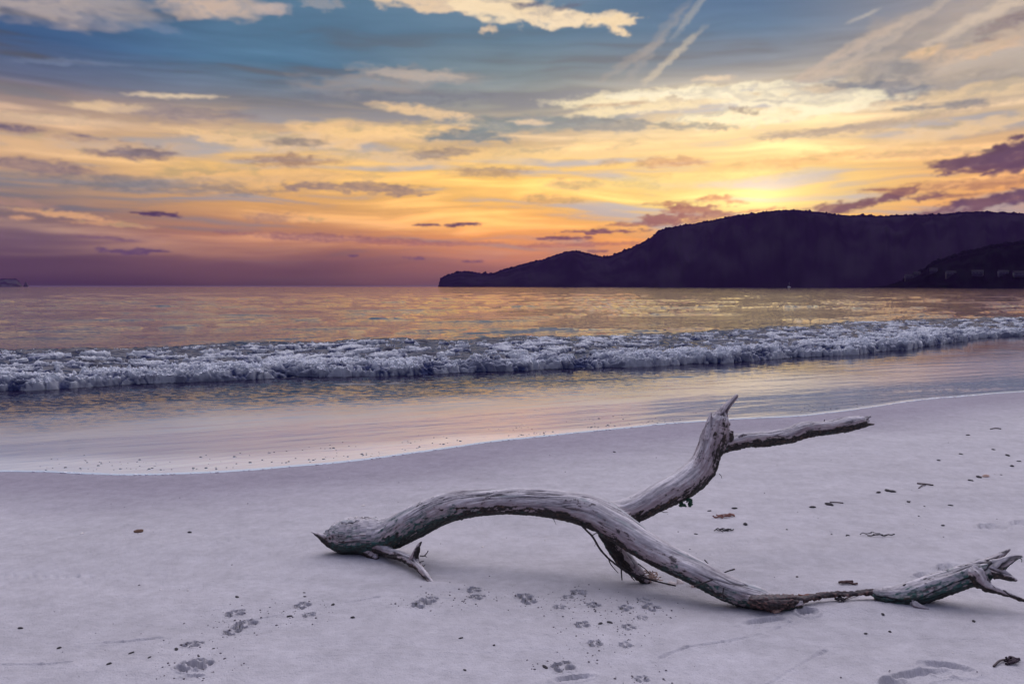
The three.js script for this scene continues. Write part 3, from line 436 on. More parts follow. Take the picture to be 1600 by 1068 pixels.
const coast = ridgeHill('near_hill', 'black lower wooded hill at the right edge in front of the headland', [[23.978,0.041], [25.474,0.246], [26.562,0.69], [27.443,1.327], [28.317,1.714], [29.69,2.162], [31.03,2.441], [32.336,2.597], [35.442,2.907], [39.724,2.33], [42.351,1.239], [44.793,0.032]], 1150, 320, 47, [0.003, 0.0035, 0.004], 'hill_wood', 'dark woodland covering the lower hill at the right edge', 1500, 4);
ridgeHill('island', 'low flat-topped purple island far off at the left edge', [[-40.094,0.017], [-39.543,0.35], [-36.137,0.476], [-32.416,0.44], [-31.632,0.425], [-31.408,0.232], [-31.283,0.019]], 3200, 160, 53, [0.03, 0.03, 0.035], 'island_scrub', 'low scrub covering the far island', 500, 3);
{ // sea stack off the island
  const g = new THREE.ConeGeometry(16, 30, 9, 5); const p = g.attributes.position; for (let i = 0; i < p.count; i++) { const s = 1 + 0.35 * n3(p.getX(i) * 0.1, p.getY(i) * 0.1, p.getZ(i) * 0.1); p.setXYZ(i, p.getX(i) * s, p.getY(i), p.getZ(i) * s); } g.computeVertexNormals();
  const o = new THREE.Mesh(g, std(0.03, 0.03, 0.035, 1)); const a = [-31.116,0.039]; o.scale.setScalar(0.75); o.position.set(3200 * Math.sin(rad(a[0])), 7, -3200 * Math.cos(rad(a[0]))); top(o, 'sea_stack', 'small pointed rock standing in the sea off the far island', 'rock');
}
{ // pale houses at the foot of the near hill
  const wall = std(0.12, 0.12, 0.14, 0.9), roof = matt(0.035, 0.033, 0.04), dark = std(0.03, 0.03, 0.04, 0.3), r = rng(61);
  const spots = [[[26.343,0.691], 22, 'wide pale house, leftmost at the foot of the dark hill'], [[26.703,0.81], 14, 'small pale house beside the wide leftmost house on the far shore'], [[27.598,0.964], 15, 'narrow pale house standing highest on the far shore'], [[28.56,0.757], 17, 'pale house left of the middle of the row below the dark hill'], [[30.012,0.746], 18, 'long pale house in the middle of the row below the dark hill'], [[31.355,0.774], 17, 'pale gabled house second from the right edge on the far shore'], [[32.212,0.691], 18, 'pale house at the right edge on the far shore']];
  for (const [[a, e], w, label] of spots) {
    let t = 0.03, q = coast(a, t); while (t < 0.5 && Math.atan2(q[1], Math.hypot(q[0], q[2])) < rad(e)) q = coast(a, t += 0.004);
    const o = new THREE.Group(); o.position.set(q[0], q[1] + 1.0 + 2.5 * r(), q[2]); o.rotation.y = -rad(a) + (r() - 0.5) * 0.9; o.scale.setScalar(0.46 + 0.2 * r());
    part('wall', new THREE.BoxGeometry(w, 4.4, 8).translate(0, 0.8, 0), wall, o); part('foundation', new THREE.BoxGeometry(w * 0.96, 9, 7.6).translate(0, -5.9, 0), dark, o);
    const s = new THREE.Shape(); s.moveTo(-4.7, 0); s.lineTo(4.7, 0); s.lineTo(0, 2.6); s.closePath();
    part('roof', new THREE.ExtrudeGeometry(s, { depth: w + 1, bevelEnabled: false }).rotateY(Math.PI / 2).translate(-(w + 1) / 2, 3.01, 0), roof, o);
    for (let k = -1; k <= 1; k++) part('window', new THREE.BoxGeometry(2, 1.6, 0.2).translate(k * w * 0.3, 0.4, 4.08), dark, o);
    top(o, 'house', label, 'house', 'pale houses on the far shore');
  }
}
function yacht(a, d, label, k) {
  const o = new THREE.Group(), s = new THREE.Shape(); s.moveTo(-4, 0); s.quadraticCurveTo(0, 1.9, 5, 0); s.quadraticCurveTo(0, -1.9, -4, 0);
  part('hull', new THREE.ExtrudeGeometry(s, { depth: 1.3, bevelEnabled: true, bevelSize: 0.15, bevelThickness: 0.2, bevelSegments: 2 }).rotateX(-Math.PI / 2), std(0.75, 0.75, 0.78, 0.4), o);
  part('cabin', new THREE.BoxGeometry(3, 0.8, 1.6).translate(0.2, 1.9, 0), std(0.6, 0.6, 0.64, 0.5), o); part('mast', new THREE.CylinderGeometry(0.09, 0.12, 10, 8).translate(0.8, 6.4, 0), std(0.6, 0.6, 0.6, 0.4, { metalness: 0.3 }), o); part('boom', new THREE.CylinderGeometry(0.12, 0.12, 4, 8).rotateZ(Math.PI / 2).translate(-1.2, 2.9, 0), std(0.7, 0.7, 0.74, 0.7), o);
  o.scale.setScalar(k); o.position.set(d * Math.sin(rad(a)), 0, -d * Math.cos(rad(a))); o.rotation.y = 0.5; top(o, 'yacht', label, 'boat', 'boats moored below the headland');
}
yacht([18.978,0.043][0], 1500, 'tiny pale moored boat on the sea below the highest point of the headland', 0.8);
yacht([32.073,0.038][0], 1050, 'tiny pale moored boat near the right edge below the houses', 0.8);

// ---------------------------------------------------------------- the stranded driftwood branch
// every limb is a chain of points x, y, z, radius (metres)
function chain(name, pts, opt = {}) {
  const V = pts.map((p) => new THREE.Vector3(p[0], p[1], p[2])), cv = new THREE.CatmullRomCurve3(V, false, 'centripetal'), len = cv.getLength(), n = Math.max(3, Math.ceil(len / 0.035)), out = [];
  const rs = pts.map((p) => p[3]); let frame = null, prev = null;
  // radius follows the point parameter
  const N = pts.length - 1;
  for (let i = 0; i <= n; i++) {
    const t = i / n, p = cv.getPoint(t), q = t * N, k = Math.min(N - 1, Math.floor(q)), r = lerp(rs[k], rs[k + 1], smooth(0, 1, q - k) * 0.5 + (q - k) * 0.5), T = cv.getTangent(t).normalize();
    if (!frame) { frame = new THREE.Vector3(0, 1, 0); if (Math.abs(T.y) > 0.9) frame.set(1, 0, 0); }
    frame.addScaledVector(T, -frame.dot(T)).normalize(); const B = new THREE.Vector3().crossVectors(T, frame);
    out.push({ p, r, T, N: frame.clone(), B, u: prev ? out[i - 1].u + p.distanceTo(prev) : 0 }); prev = p;
  }
  return { name, out, bark: opt.bark ?? 0.5, algae: opt.algae ?? 0, rot: opt.rot ?? 0, seed: opt.seed ?? 0, warm: opt.warm ?? 0, split: opt.split ?? 0, flat: opt.flat ?? 1 };
}
const CH = [
  chain('trunk', [[-1.052,0.475,-4.66,0.063], [-0.96,0.489,-4.64,0.107], [-0.853,0.498,-4.61,0.11], [-0.719,0.518,-4.57,0.095], [-0.565,0.607,-4.5,0.095], [-0.358,0.718,-4.42,0.083], [-0.14,0.769,-4.34,0.069], [0.103,0.791,-4.26,0.071], [0.271,0.793,-4.19,0.073], [0.417,0.778,-4.12,0.082], [0.539,0.727,-4.03,0.08], [0.67,0.66,-3.93,0.07], [0.783,0.613,-3.85,0.063], [0.916,0.573,-3.75,0.061], [1.02,0.534,-3.68,0.06], [1.126,0.511,-3.63,0.055], [1.223,0.499,-3.6,0.037], [1.31,0.504,-3.58,0.02]], { bark: 0.58, algae: 0.78, seed: 1 }),
  chain('branch', [[0.452,0.752,-4.13,0.066], [0.622,0.777,-4.15,0.069], [0.781,0.838,-4.2,0.074], [0.927,0.898,-4.25,0.078], [1.022,0.972,-4.28,0.072], [1.07,1.069,-4.3,0.065], [1.105,1.149,-4.32,0.069], [1.125,1.209,-4.32,0.052]], { bark: 0.75, seed: 2, rot: 0.2 }),
  chain('spur', [[1.096,1.13,-4.31,0.048], [1.118,1.205,-4.32,0.045], [1.151,1.274,-4.33,0.026], [1.184,1.314,-4.34,0.017], [1.224,1.351,-4.35,0.012]], { bark: 0, seed: 3, split: 1, warm: 0.5 }),
  chain('splinter', [[1.056,1.141,-4.29,0.031], [1.059,1.21,-4.29,0.017], [1.077,1.268,-4.3,0.005]], { bark: 0, seed: 4, split: 1, warm: 0.4 }),
  chain('splinter', [[1.104,1.168,-4.33,0.024], [1.116,1.246,-4.33,0.016], [1.133,1.291,-4.33,0.005]], { bark: 0, seed: 5, split: 1, warm: 0.4 }),
  chain('splinter', [[1.008,1.01,-4.25,0.017], [1.01,1.065,-4.25,0.01], [1.022,1.119,-4.26,0.003]], { bark: 0.2, seed: 6, split: 1 }),
  chain('splinter', [[1.158,1.136,-4.35,0.021], [1.178,1.177,-4.36,0.012], [1.198,1.207,-4.37,0.004]], { bark: 0, seed: 7, split: 1 }),
  chain('side_branch', [[1.123,1.091,-4.33,0.048], [1.208,1.098,-4.35,0.045], [1.294,1.108,-4.37,0.04], [1.416,1.109,-4.4,0.039], [1.554,1.125,-4.43,0.042], [1.632,1.15,-4.45,0.048], [1.765,1.156,-4.48,0.039], [1.881,1.174,-4.5,0.039], [1.98,1.182,-4.52,0.031]], { bark: 0.85, seed: 8, rot: 0.3 }),
  chain('splinter', [[1.909,1.185,-4.5,0.025], [1.99,1.2,-4.52,0.014], [2.041,1.213,-4.53,0.005]], { bark: 0.1, seed: 9, split: 1, algae: 0.4 }),
  chain('splinter', [[1.91,1.163,-4.5,0.025], [1.998,1.171,-4.52,0.016], [2.057,1.169,-4.53,0.006]], { bark: 1, seed: 10, split: 1 }),
  chain('splinter', [[1.944,1.174,-4.52,0.022], [2.002,1.187,-4.53,0.014], [2.031,1.191,-4.53,0.005]], { bark: 0.4, seed: 11, split: 1 }),
  chain('knot', [[1.175,1.107,-4.32,0.021], [1.179,1.144,-4.31,0.019], [1.189,1.165,-4.31,0.01]], { bark: 1, seed: 12 }),
  chain('stub_twig', [[1.22,1.112,-4.33,0.011], [1.247,1.144,-4.33,0.008], [1.281,1.145,-4.34,0.003]], { bark: 0.3, seed: 13 }),
  chain('butt_splinter', [[-0.99,0.455,-4.6,0.04], [-1.08,0.468,-4.62,0.026], [-1.141,0.489,-4.64,0.011], [-1.187,0.502,-4.66,0.004]], { bark: 1, seed: 14, split: 1 }),
  chain('root', [[-0.771,0.459,-4.52,0.032], [-0.712,0.446,-4.47,0.023], [-0.613,0.451,-4.38,0.024], [-0.542,0.449,-4.3,0.024], [-0.498,0.446,-4.22,0.018], [-0.451,0.43,-4.13,0.016], [-0.412,0.404,-4.08,0.011]], { bark: 0.95, seed: 15, rot: 0.5, split: 0.7 }),
  chain('root_stub', [[-0.546,0.449,-4.3,0.021], [-0.528,0.489,-4.3,0.021], [-0.514,0.528,-4.3,0.014], [-0.496,0.56,-4.3,0.004]], { bark: 1, seed: 16, split: 0.5 }),
  chain('root_stub', [[-0.832,0.434,-4.55,0.036], [-0.808,0.414,-4.52,0.023], [-0.776,0.398,-4.5,0.014]], { bark: 1, seed: 17 }),
  chain('prop', [[0.492,0.665,-4.1,0.036], [0.54,0.591,-4.1,0.042], [0.592,0.526,-4.09,0.046], [0.65,0.472,-4.07,0.034], [0.695,0.428,-4.06,0.019]], { bark: 1.1, algae: 0.15, seed: 18 }),
  chain('bark_strip', [[1.107,0.52,-3.57,0.023], [1.206,0.515,-3.56,0.031], [1.28,0.519,-3.58,0.023], [1.34,0.517,-3.6,0.014], [1.394,0.521,-3.62,0.014], [1.489,0.521,-3.65,0.013], [1.582,0.52,-3.66,0.012], [1.666,0.526,-3.66,0.015], [1.733,0.523,-3.63,0.02]], { bark: 1, rot: 1, seed: 19, split: 0.6 }),
  chain('broken_end', [[1.706,0.529,-3.63,0.026], [1.757,0.524,-3.62,0.043], [1.841,0.54,-3.61,0.055], [1.937,0.577,-3.6,0.054], [2.047,0.62,-3.59,0.05], [2.128,0.653,-3.58,0.046], [2.185,0.678,-3.57,0.028]], { bark: 0.7, algae: 0.95, seed: 20, split: 0.8 }),
  chain('splinter', [[2.153,0.673,-3.6,0.026], [2.219,0.705,-3.61,0.017], [2.26,0.723,-3.62,0.012], [2.289,0.744,-3.62,0.006]], { bark: 0.6, seed: 21, split: 1, warm: 0.2 }),
  chain('splinter', [[2.165,0.669,-3.57,0.026], [2.221,0.702,-3.56,0.021], [2.264,0.723,-3.56,0.014], [2.307,0.734,-3.56,0.005]], { bark: 0.5, seed: 22, split: 1, algae: 0.5 }),
  chain('splinter', [[2.168,0.669,-3.56,0.026], [2.215,0.652,-3.55,0.017], [2.243,0.644,-3.54,0.016], [2.27,0.632,-3.54,0.008]], { bark: 0.7, seed: 23, split: 1 }),
  chain('root', [[2.096,0.649,-3.55,0.034], [2.124,0.612,-3.53,0.024], [2.164,0.594,-3.51,0.014], [2.222,0.577,-3.5,0.01], [2.272,0.561,-3.48,0.008], [2.329,0.548,-3.47,0.006]], { bark: 0.9, seed: 24, rot: 0.4 }),
  chain('root_stub', [[1.826,0.513,-3.55,0.014], [1.85,0.505,-3.54,0.011], [1.88,0.5,-3.53,0.004]], { bark: 0.3, seed: 25 }),
];
const segAll = [];
CH.forEach((c, ci) => { for (let i = 0; i < c.out.length - 1; i++) { const a = c.out[i], b = c.out[i + 1]; segAll.push({ ci, i, a, b, ex: b.p.x - a.p.x, ey: b.p.y - a.p.y, ez: b.p.z - a.p.z, l2: a.p.distanceToSquared(b.p), mx: (a.p.x + b.p.x) / 2, my: (a.p.y + b.p.y) / 2, mz: (a.p.z + b.p.z) / 2, half: Math.sqrt(a.p.distanceToSquared(b.p)) / 2 + Math.max(a.r, b.r) }); } });
const hit = { ci: 0, u: 0, k: 0, nx: 0, ny: 0, r: 0, seg: null };
function nearest(x, y, z, list) {                                    // smooth union of the chains; leaves the nearest limb in hit
  let res = 1e9, best = 1e9, cur = -1, dC = 1e9, bs = null, bt = 0, rc = 0;
  const flush = () => { if (cur < 0) return; const k = Math.min(0.035, 0.9 * rc + 0.004); if (res > 1e8) res = dC; else { const h = clamp(0.5 + 0.5 * (res - dC) / k, 0, 1); res = lerp(res, dC, h) - k * h * (1 - h); } };
  for (const s of list) {
    if (s.ci !== cur) { flush(); cur = s.ci; dC = 1e9; }
    const px = x - s.a.p.x, py = y - s.a.p.y, pz = z - s.a.p.z, t = clamp((px * s.ex + py * s.ey + pz * s.ez) / s.l2, 0, 1), r = lerp(s.a.r, s.b.r, t), d = Math.hypot(px - t * s.ex, py - t * s.ey, pz - t * s.ez) - r;
    if (d < dC) { dC = d; rc = r; }
    if (d < best) { best = d; bs = s; bt = t; }
  }
  flush(); hit.seg = bs; hit.t = bt; return res;
}
function local(x, y, z) {                                             // along-limb place of a point near hit.seg
  const s = hit.seg, t = hit.t, a = s.a, b = s.b, dx = x - (a.p.x + s.ex * t), dy = y - (a.p.y + s.ey * t), dz = z - (a.p.z + s.ez * t), l = Math.hypot(dx, dy, dz) || 1e-6;
  const Nx = lerp(a.N.x, b.N.x, t), Ny = lerp(a.N.y, b.N.y, t), Nz = lerp(a.N.z, b.N.z, t), Bx = lerp(a.B.x, b.B.x, t), By = lerp(a.B.y, b.B.y, t), Bz = lerp(a.B.z, b.B.z, t);
  hit.u = lerp(a.u, b.u, t); hit.c = (dx * Nx + dy * Ny + dz * Nz) / l; hit.s = (dx * Bx + dy * By + dz * Bz) / l; hit.r = lerp(a.r, b.r, t); hit.up = dy / l; hit.front = dz / l; hit.c0 = CH[s.ci]; hit.tot = hit.c0.out[hit.c0.out.length - 1].u;
}
function wood() {                                                    // what the surface is at hit: bark, cracks, algae, grain
  const h = hit, c = h.c0, S = c.seed * 13.7, R = Math.max(h.r, 0.012), tw = h.u * 1.1, ca = h.c * Math.cos(tw) - h.s * Math.sin(tw), sa = h.c * Math.sin(tw) + h.s * Math.cos(tw);   // the grain winds slowly round
  const gx = ca * R, gy = sa * R;
  h.grain = f3(h.u * 3.2 + S, gx * 44, gy * 44, 5) * 1.9;
  h.fine = n3(h.u * 14 + S, gx * 210, gy * 210);
  const cr = Math.abs(n3(h.u * 1.9 + S, gx * lerp(38, 26, c.split), gy * lerp(38, 26, c.split)) + 0.25 * n3(h.u * 7, gx * 60, gy * 60));
  h.crack = (1 - smooth(0.0, 0.075 + 0.06 * c.split, cr)) * smooth(-0.28, 0.12, n3(h.u * 1.6 + S, gx * 9, gy * 9) + 0.45 * c.split);
  const big = f3(h.u * 4.5 + S, gx * 17, gy * 17, 4) * 1.5, mid = f3(h.u * 20 + S, gx * 55, gy * 55, 3) * 1.5;
  // bark clings to the underside
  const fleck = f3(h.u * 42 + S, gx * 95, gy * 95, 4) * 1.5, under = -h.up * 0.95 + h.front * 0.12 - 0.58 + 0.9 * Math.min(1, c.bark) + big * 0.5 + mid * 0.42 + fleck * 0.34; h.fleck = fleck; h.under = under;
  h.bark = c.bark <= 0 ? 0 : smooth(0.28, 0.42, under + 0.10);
  h.mid = mid; h.big = big;
  const al = c.name === 'trunk' ? Math.max(1 - smooth(0.55, 1.25, h.u), 0.8 * smooth(h.tot - 0.75, h.tot - 0.5, h.u)) : 1;
  h.alg = (0.35 + 0.65 * smooth(-0.75, -0.25, h.up)) * smooth(0.16, 0.4, c.algae * al - 0.45 + f3(h.u * 16 + S, gx * 40 + 5, gy * 40, 3) * 1.3 - h.up * 0.6 + 0.12 * h.front);
  h.rough = f3(h.u * 60, gx * 120 + S, gy * 120, 3) * 1.5;
}
function sdf(x, y, z, list) {
  const d = nearest(x, y, z, list); if (!hit.seg || d > 0.03 || d < -0.03) return d;
  local(x, y, z); wood();
  const h = hit, c = h.c0, k = smooth(0.006, 0.03, h.r);
  let o = (0.006 * n3(h.u * 4 + c.seed, h.c * 1.4, h.s * 1.4) + 0.0035 * h.big) * k + 0.0016 * h.fleck * k + 0.0024 * h.grain * (0.4 + k) - h.crack * (0.005 + 0.010 * c.split) * (0.3 + k * 0.7);
  o += h.bark * (0.003 + 0.0055 * h.rough) * (0.35 + k * 0.65) + c.rot * 0.008 * h.rough;
  if (c.name === 'trunk' && h.u < 0.30) { const q = h.up * 0.7 + 0.5; o -= 0.007 * smooth(0.25, 0.8, q) * (1 - smooth(0.16, 0.3, h.u)) * smooth(0.1, 0.75, Math.sin(h.u * 155 + 2.5 * h.c + 4 * n3(h.u * 6, h.c, h.s))); o += 0.006 * n3(h.u * 30, h.c * 3, h.s * 3); }   // chewed rings of the sawn butt
  if (c.split > 0.5) o += 0.005 * c.split * n3(h.u * 3 + c.seed, h.c * R6(h.r), h.s * R6(h.r)) * smooth(0.004, 0.02, h.r);
  return d - o;
}
function R6() { return 2.6; }
{
  const CELL = 0.0037, B = 14, step = CELL * B, hd = step * 0.87;
  const blocks = new Map();
  for (const s of segAll) { const R = s.half + 0.02 + step; for (let i = Math.floor((s.mx - R) / step); i <= Math.floor((s.mx + R) / step); i++) for (let j = Math.floor((s.my - R) / step); j <= Math.floor((s.my + R) / step); j++) for (let k = Math.floor((s.mz - R) / step); k <= Math.floor((s.mz + R) / step); k++) blocks.set(i + ',' + j + ',' + k, [i, j, k]); }
  const OFF = 4000, M1 = 8192, key = (i, j, k) => ((i + OFF) * M1 + (j + OFF)) * M1 + (k + OFF);
  const vert = new Map(), P = [], edges = [], n1 = B + 1, val = new Float64Array(n1 * n1 * n1);
  for (const [bi, bj, bk] of blocks.values()) {
    const cx = (bi + 0.5) * step, cy = (bj + 0.5) * step, cz = (bk + 0.5) * step, near = segAll.filter((s) => Math.hypot(s.mx - cx, s.my - cy, s.mz - cz) < s.half + hd + 0.075);
    if (!near.length) continue;
    const dc = nearest(cx, cy, cz, near); if (Math.abs(dc) > hd + 0.03) continue;
    const i0 = bi * B, j0 = bj * B, k0 = bk * B; let lo = 0, hi = 0;
    for (let k = 0; k < n1; k++) for (let j = 0; j < n1; j++) for (let i = 0; i < n1; i++) { const v = sdf((i0 + i) * CELL, (j0 + j) * CELL, (k0 + k) * CELL, near); val[(k * n1 + j) * n1 + i] = v; if (v < 0) lo++; else hi++; }
    if (!lo || !hi) continue;
    for (let k = 0; k < B; k++) for (let j = 0; j < B; j++) for (let i = 0; i < B; i++) {
      const at = (a, b, c) => val[((k + c) * n1 + j + b) * n1 + i + a]; let x = 0, y = 0, z = 0, n = 0; const v000 = at(0, 0, 0);
      const e = (a, b, c, d, f, g) => { const p = at(a, b, c), q = at(d, f, g); if ((p < 0) !== (q < 0)) { const t = p / (p - q); x += a + (d - a) * t; y += b + (f - b) * t; z += c + (g - c) * t; n++; } };
      e(0, 0, 0, 1, 0, 0); e(0, 1, 0, 1, 1, 0); e(0, 0, 1, 1, 0, 1); e(0, 1, 1, 1, 1, 1); e(0, 0, 0, 0, 1, 0); e(1, 0, 0, 1, 1, 0); e(0, 0, 1, 0, 1, 1); e(1, 0, 1, 1, 1, 1); e(0, 0, 0, 0, 0, 1); e(1, 0, 0, 1, 0, 1); e(0, 1, 0, 0, 1, 1); e(1, 1, 0, 1, 1, 1);
      if (!n) continue;
      vert.set(key(i0 + i, j0 + j, k0 + k), P.length / 3); P.push((i0 + i + x / n) * CELL, (j0 + j + y / n) * CELL, (k0 + k + z / n) * CELL);
      if ((v000 < 0) !== (at(1, 0, 0) < 0)) edges.push(i0 + i, j0 + j, k0 + k, 0, v000 < 0 ? 1 : 0);
      if ((v000 < 0) !== (at(0, 1, 0) < 0)) edges.push(i0 + i, j0 + j, k0 + k, 1, v000 < 0 ? 1 : 0);
      if ((v000 < 0) !== (at(0, 0, 1) < 0)) edges.push(i0 + i, j0 + j, k0 + k, 2, v000 < 0 ? 1 : 0);
    }
  }
  const idx = [];
  for (let q = 0; q < edges.length; q += 5) {
    const [i, j, k, ax, s] = [edges[q], edges[q + 1], edges[q + 2], edges[q + 3], edges[q + 4]];
    const g = ax === 0 ? [key(i, j - 1, k - 1), key(i, j, k - 1), key(i, j, k), key(i, j - 1, k)] : ax === 1 ? [key(i - 1, j, k - 1), key(i - 1, j, k), key(i, j, k), key(i, j, k - 1)] : [key(i - 1, j - 1, k), key(i, j - 1, k), key(i, j, k), key(i - 1, j, k)];
    const [a, b, c, d] = g.map((o) => vert.get(o)); if (a === undefined || b === undefined || c === undefined || d === undefined) continue;
    if (s) idx.push(a, b, c, a, c, d); else idx.push(a, c, b, a, d, c);
  }
  const nvx = P.length / 3, col = new Float32Array(P.length), own = new Int16Array(nvx);
  for (let i = 0; i < nvx; i++) {
    const x = P[i * 3], y = P[i * 3 + 1], z = P[i * 3 + 2], near = segAll.filter((s) => Math.abs(s.mx - x) < 0.16 && Math.hypot(s.mx - x, s.my - y, s.mz - z) < s.half + 0.06);
    nearest(x, y, z, near); if (!hit.seg) continue; local(x, y, z); wood(); own[i] = hit.seg.ci;
    const h = hit, c = h.c0;
    const pale = clamp(0.60 + 0.42 * h.grain + 0.18 * h.fine + 0.30 * h.big + 0.25 * h.fleck, 0, 1);
    let r = lerp(0.12, 0.80, pale), g = lerp(0.104, 0.765, pale), b = lerp(0.13, 0.79, pale);
    const stain = smooth(0.15, 0.55, f3(h.u * 3 + c.seed * 5, h.c * 1.3, h.s * 1.3, 4) * 1.5 - h.up * 0.3) * 0.6; r = lerp(r, 0.17, stain); g = lerp(g, 0.125, stain); b = lerp(b, 0.165, stain); const teal = smooth(0.2, 0.6, f3(h.u * 5 + c.seed * 3, h.c * 2.2, h.s * 2.2, 4) * 1.5) * 0.45 * (c.algae > 0.3 ? 1 : 0.25); r = lerp(r, 0.15, teal); g = lerp(g, 0.24, teal); b = lerp(b, 0.25, teal);   // damp brownish mauve stains
    r = lerp(r, 0.23, c.warm * 0.7); g = lerp(g, 0.15, c.warm * 0.7); b = lerp(b, 0.18, c.warm * 0.7);
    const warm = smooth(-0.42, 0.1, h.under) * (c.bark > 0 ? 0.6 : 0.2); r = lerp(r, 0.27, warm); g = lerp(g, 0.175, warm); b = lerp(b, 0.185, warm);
    const blk = smooth(0.24, 0.4, h.mid * 0.45 + h.fleck * 0.5 + h.big * 0.4 - 0.16 * h.up + (c.name === 'trunk' ? 0.05 : c.name === 'broken_end' ? 0.26 : c.seed >= 21 && c.seed <= 24 ? 0.2 : 0)) * 0.85; r = lerp(r, 0.03, blk); g = lerp(g, 0.028, blk); b = lerp(b, 0.034, blk);   // black flecks; extra at the broken end, painting the shade of hollows
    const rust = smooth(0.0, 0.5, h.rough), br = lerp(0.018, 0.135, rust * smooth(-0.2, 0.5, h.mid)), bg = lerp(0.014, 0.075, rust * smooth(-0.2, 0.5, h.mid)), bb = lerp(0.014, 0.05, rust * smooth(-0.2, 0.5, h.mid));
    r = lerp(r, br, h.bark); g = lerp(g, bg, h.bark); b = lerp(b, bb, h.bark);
    const al = h.alg * (0.4 + 0.6 * smooth(-0.4, 0.4, h.rough)); const alm = al * (0.35 + 0.65 * smooth(-0.25, 0.25, h.fleck)); r = lerp(r, 0.03, alm); g = lerp(g, 0.105, alm); b = lerp(b, 0.095, alm);
    if (c.rot > 0.8) { const q = smooth(-0.1, 0.5, h.rough + 0.3 * h.mid); r = lerp(r, lerp(0.025, 0.17, q), 0.85); g = lerp(g, lerp(0.017, 0.085, q), 0.85); b = lerp(b, lerp(0.018, 0.075, q), 0.85); }
    const ck = h.crack * 0.85; r = lerp(r, 0.035, ck); g = lerp(g, 0.03, ck); b = lerp(b, 0.035, ck);
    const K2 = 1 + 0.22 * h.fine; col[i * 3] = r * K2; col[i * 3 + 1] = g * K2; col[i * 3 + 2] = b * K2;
  }
  const whole = geoFrom(P, idx, col), nor = whole.attributes.normal.array, o = new THREE.Group(), bx = [0.473,-4.148], base = new THREE.Vector3(bx[0], sandH(bx[0], bx[1]), bx[1]); o.position.copy(base);
  const m = new THREE.MeshStandardMaterial({ vertexColors: true, roughness: 0.72 });
  const say = { trunk: 'bleached arching main stem', branch: 'upward bent limb rising from the fork', side_branch: 'long grey limb broken off at its right end', spur: 'sharp upright broken spike', prop: 'dark bark-covered leg under the fork', bark_strip: 'thin reddish rotten strip half buried in sand', broken_end: 'split greenish end at the right' };
  const byChain = CH.map(() => []); for (let i = 0; i < idx.length; i += 3) byChain[own[idx[i]]].push(idx[i], idx[i + 1], idx[i + 2]);
  byChain.forEach((list, ci) => {
    if (!list.length) return; const map = new Map(), p = [], n = [], c = [], id = [];
    for (const v of list) { let w = map.get(v); if (w === undefined) { w = map.size; map.set(v, w); p.push(P[v * 3] - base.x, P[v * 3 + 1] - base.y, P[v * 3 + 2] - base.z); n.push(nor[v * 3], nor[v * 3 + 1], nor[v * 3 + 2]); c.push(col[v * 3], col[v * 3 + 1], col[v * 3 + 2]); } id.push(w); }
    const g = new THREE.BufferGeometry(); g.setAttribute('position', new THREE.BufferAttribute(new Float32Array(p), 3)); g.setAttribute('normal', new THREE.BufferAttribute(new Float32Array(n), 3)); g.setAttribute('color', new THREE.BufferAttribute(new Float32Array(c), 3)); g.setIndex(id);
    const q = part(CH[ci].name, g, m, o); if (say[CH[ci].name]) q.userData.label = say[CH[ci].name];
  });
  const bark = std(0.035, 0.028, 0.03, 0.85);
  const twig = (pts, r0, r1, name = 'twig') => { const cv = new THREE.CatmullRomCurve3(pts.map((p) => new THREE.Vector3(p[0], p[1], p[2]).sub(base))), n = pts.length * 6, g = new THREE.TubeGeometry(cv, n, 1, 7), a = g.attributes.position, q = new THREE.Vector3(); for (let i = 0; i < a.count; i++) { const t = Math.floor(i / 8) / n, cp = cv.getPointAt(clamp(t, 0, 1)), s = lerp(r0, r1, t) * (1 + 0.35 * n3(i * 0.37, t * 20, r0 * 900)); q.fromBufferAttribute(a, i).sub(cp).multiplyScalar(s).add(cp); a.setXYZ(i, q.x, q.y, q.z); } g.computeVertexNormals(); return part(name, g, bark, o); };
  twig([[0.351,0.726,-4.08], [0.386,0.701,-4.03], [0.41,0.68,-4.01], [0.446,0.624,-3.98], [0.49,0.581,-3.96], [0.55,0.543,-3.93], [0.635,0.514,-3.9], [0.727,0.493,-3.88], [0.806,0.481,-3.86]], 0.0058, 0.0035);
  twig([[0.484,0.584,-3.97], [0.501,0.548,-3.97], [0.538,0.502,-3.98]], 0.0032, 0.0018); twig([[0.556,0.551,-4], [0.555,0.508,-3.99], [0.558,0.465,-3.98]], 0.0045, 0.003); twig([[0.592,0.519,-3.95], [0.603,0.489,-3.96], [0.621,0.465,-3.97]], 0.0042, 0.002);
  twig([[0.411,0.684,-4.02], [0.432,0.681,-4.06], [0.458,0.669,-4.09]], 0.003, 0.0015); twig([[0.422,0.667,-4], [0.426,0.65,-4], [0.419,0.634,-4]], 0.002, 0.001);
  twig([[0.641,0.544,-4], [0.68,0.518,-3.98], [0.7,0.495,-3.98]], 0.003, 0.002); twig([[0.218,0.724,-4.2], [0.225,0.707,-4.2], [0.235,0.686,-4.2]], 0.0018, 0.0009);
  twig([[0.925,0.64,-3.78], [0.939,0.625,-3.77], [0.955,0.604,-3.76]], 0.0028, 0.0022); twig([[0.996,0.589,-3.73], [1.032,0.595,-3.75], [1.068,0.597,-3.77]], 0.0028, 0.0036);
  twig([[0.841,0.569,-3.62], [0.884,0.577,-3.64], [0.933,0.581,-3.67], [0.97,0.588,-3.7]], 0.004, 0.0032); twig([[0.98,0.559,-3.63], [0.974,0.539,-3.62], [0.975,0.516,-3.61]], 0.003, 0.002);
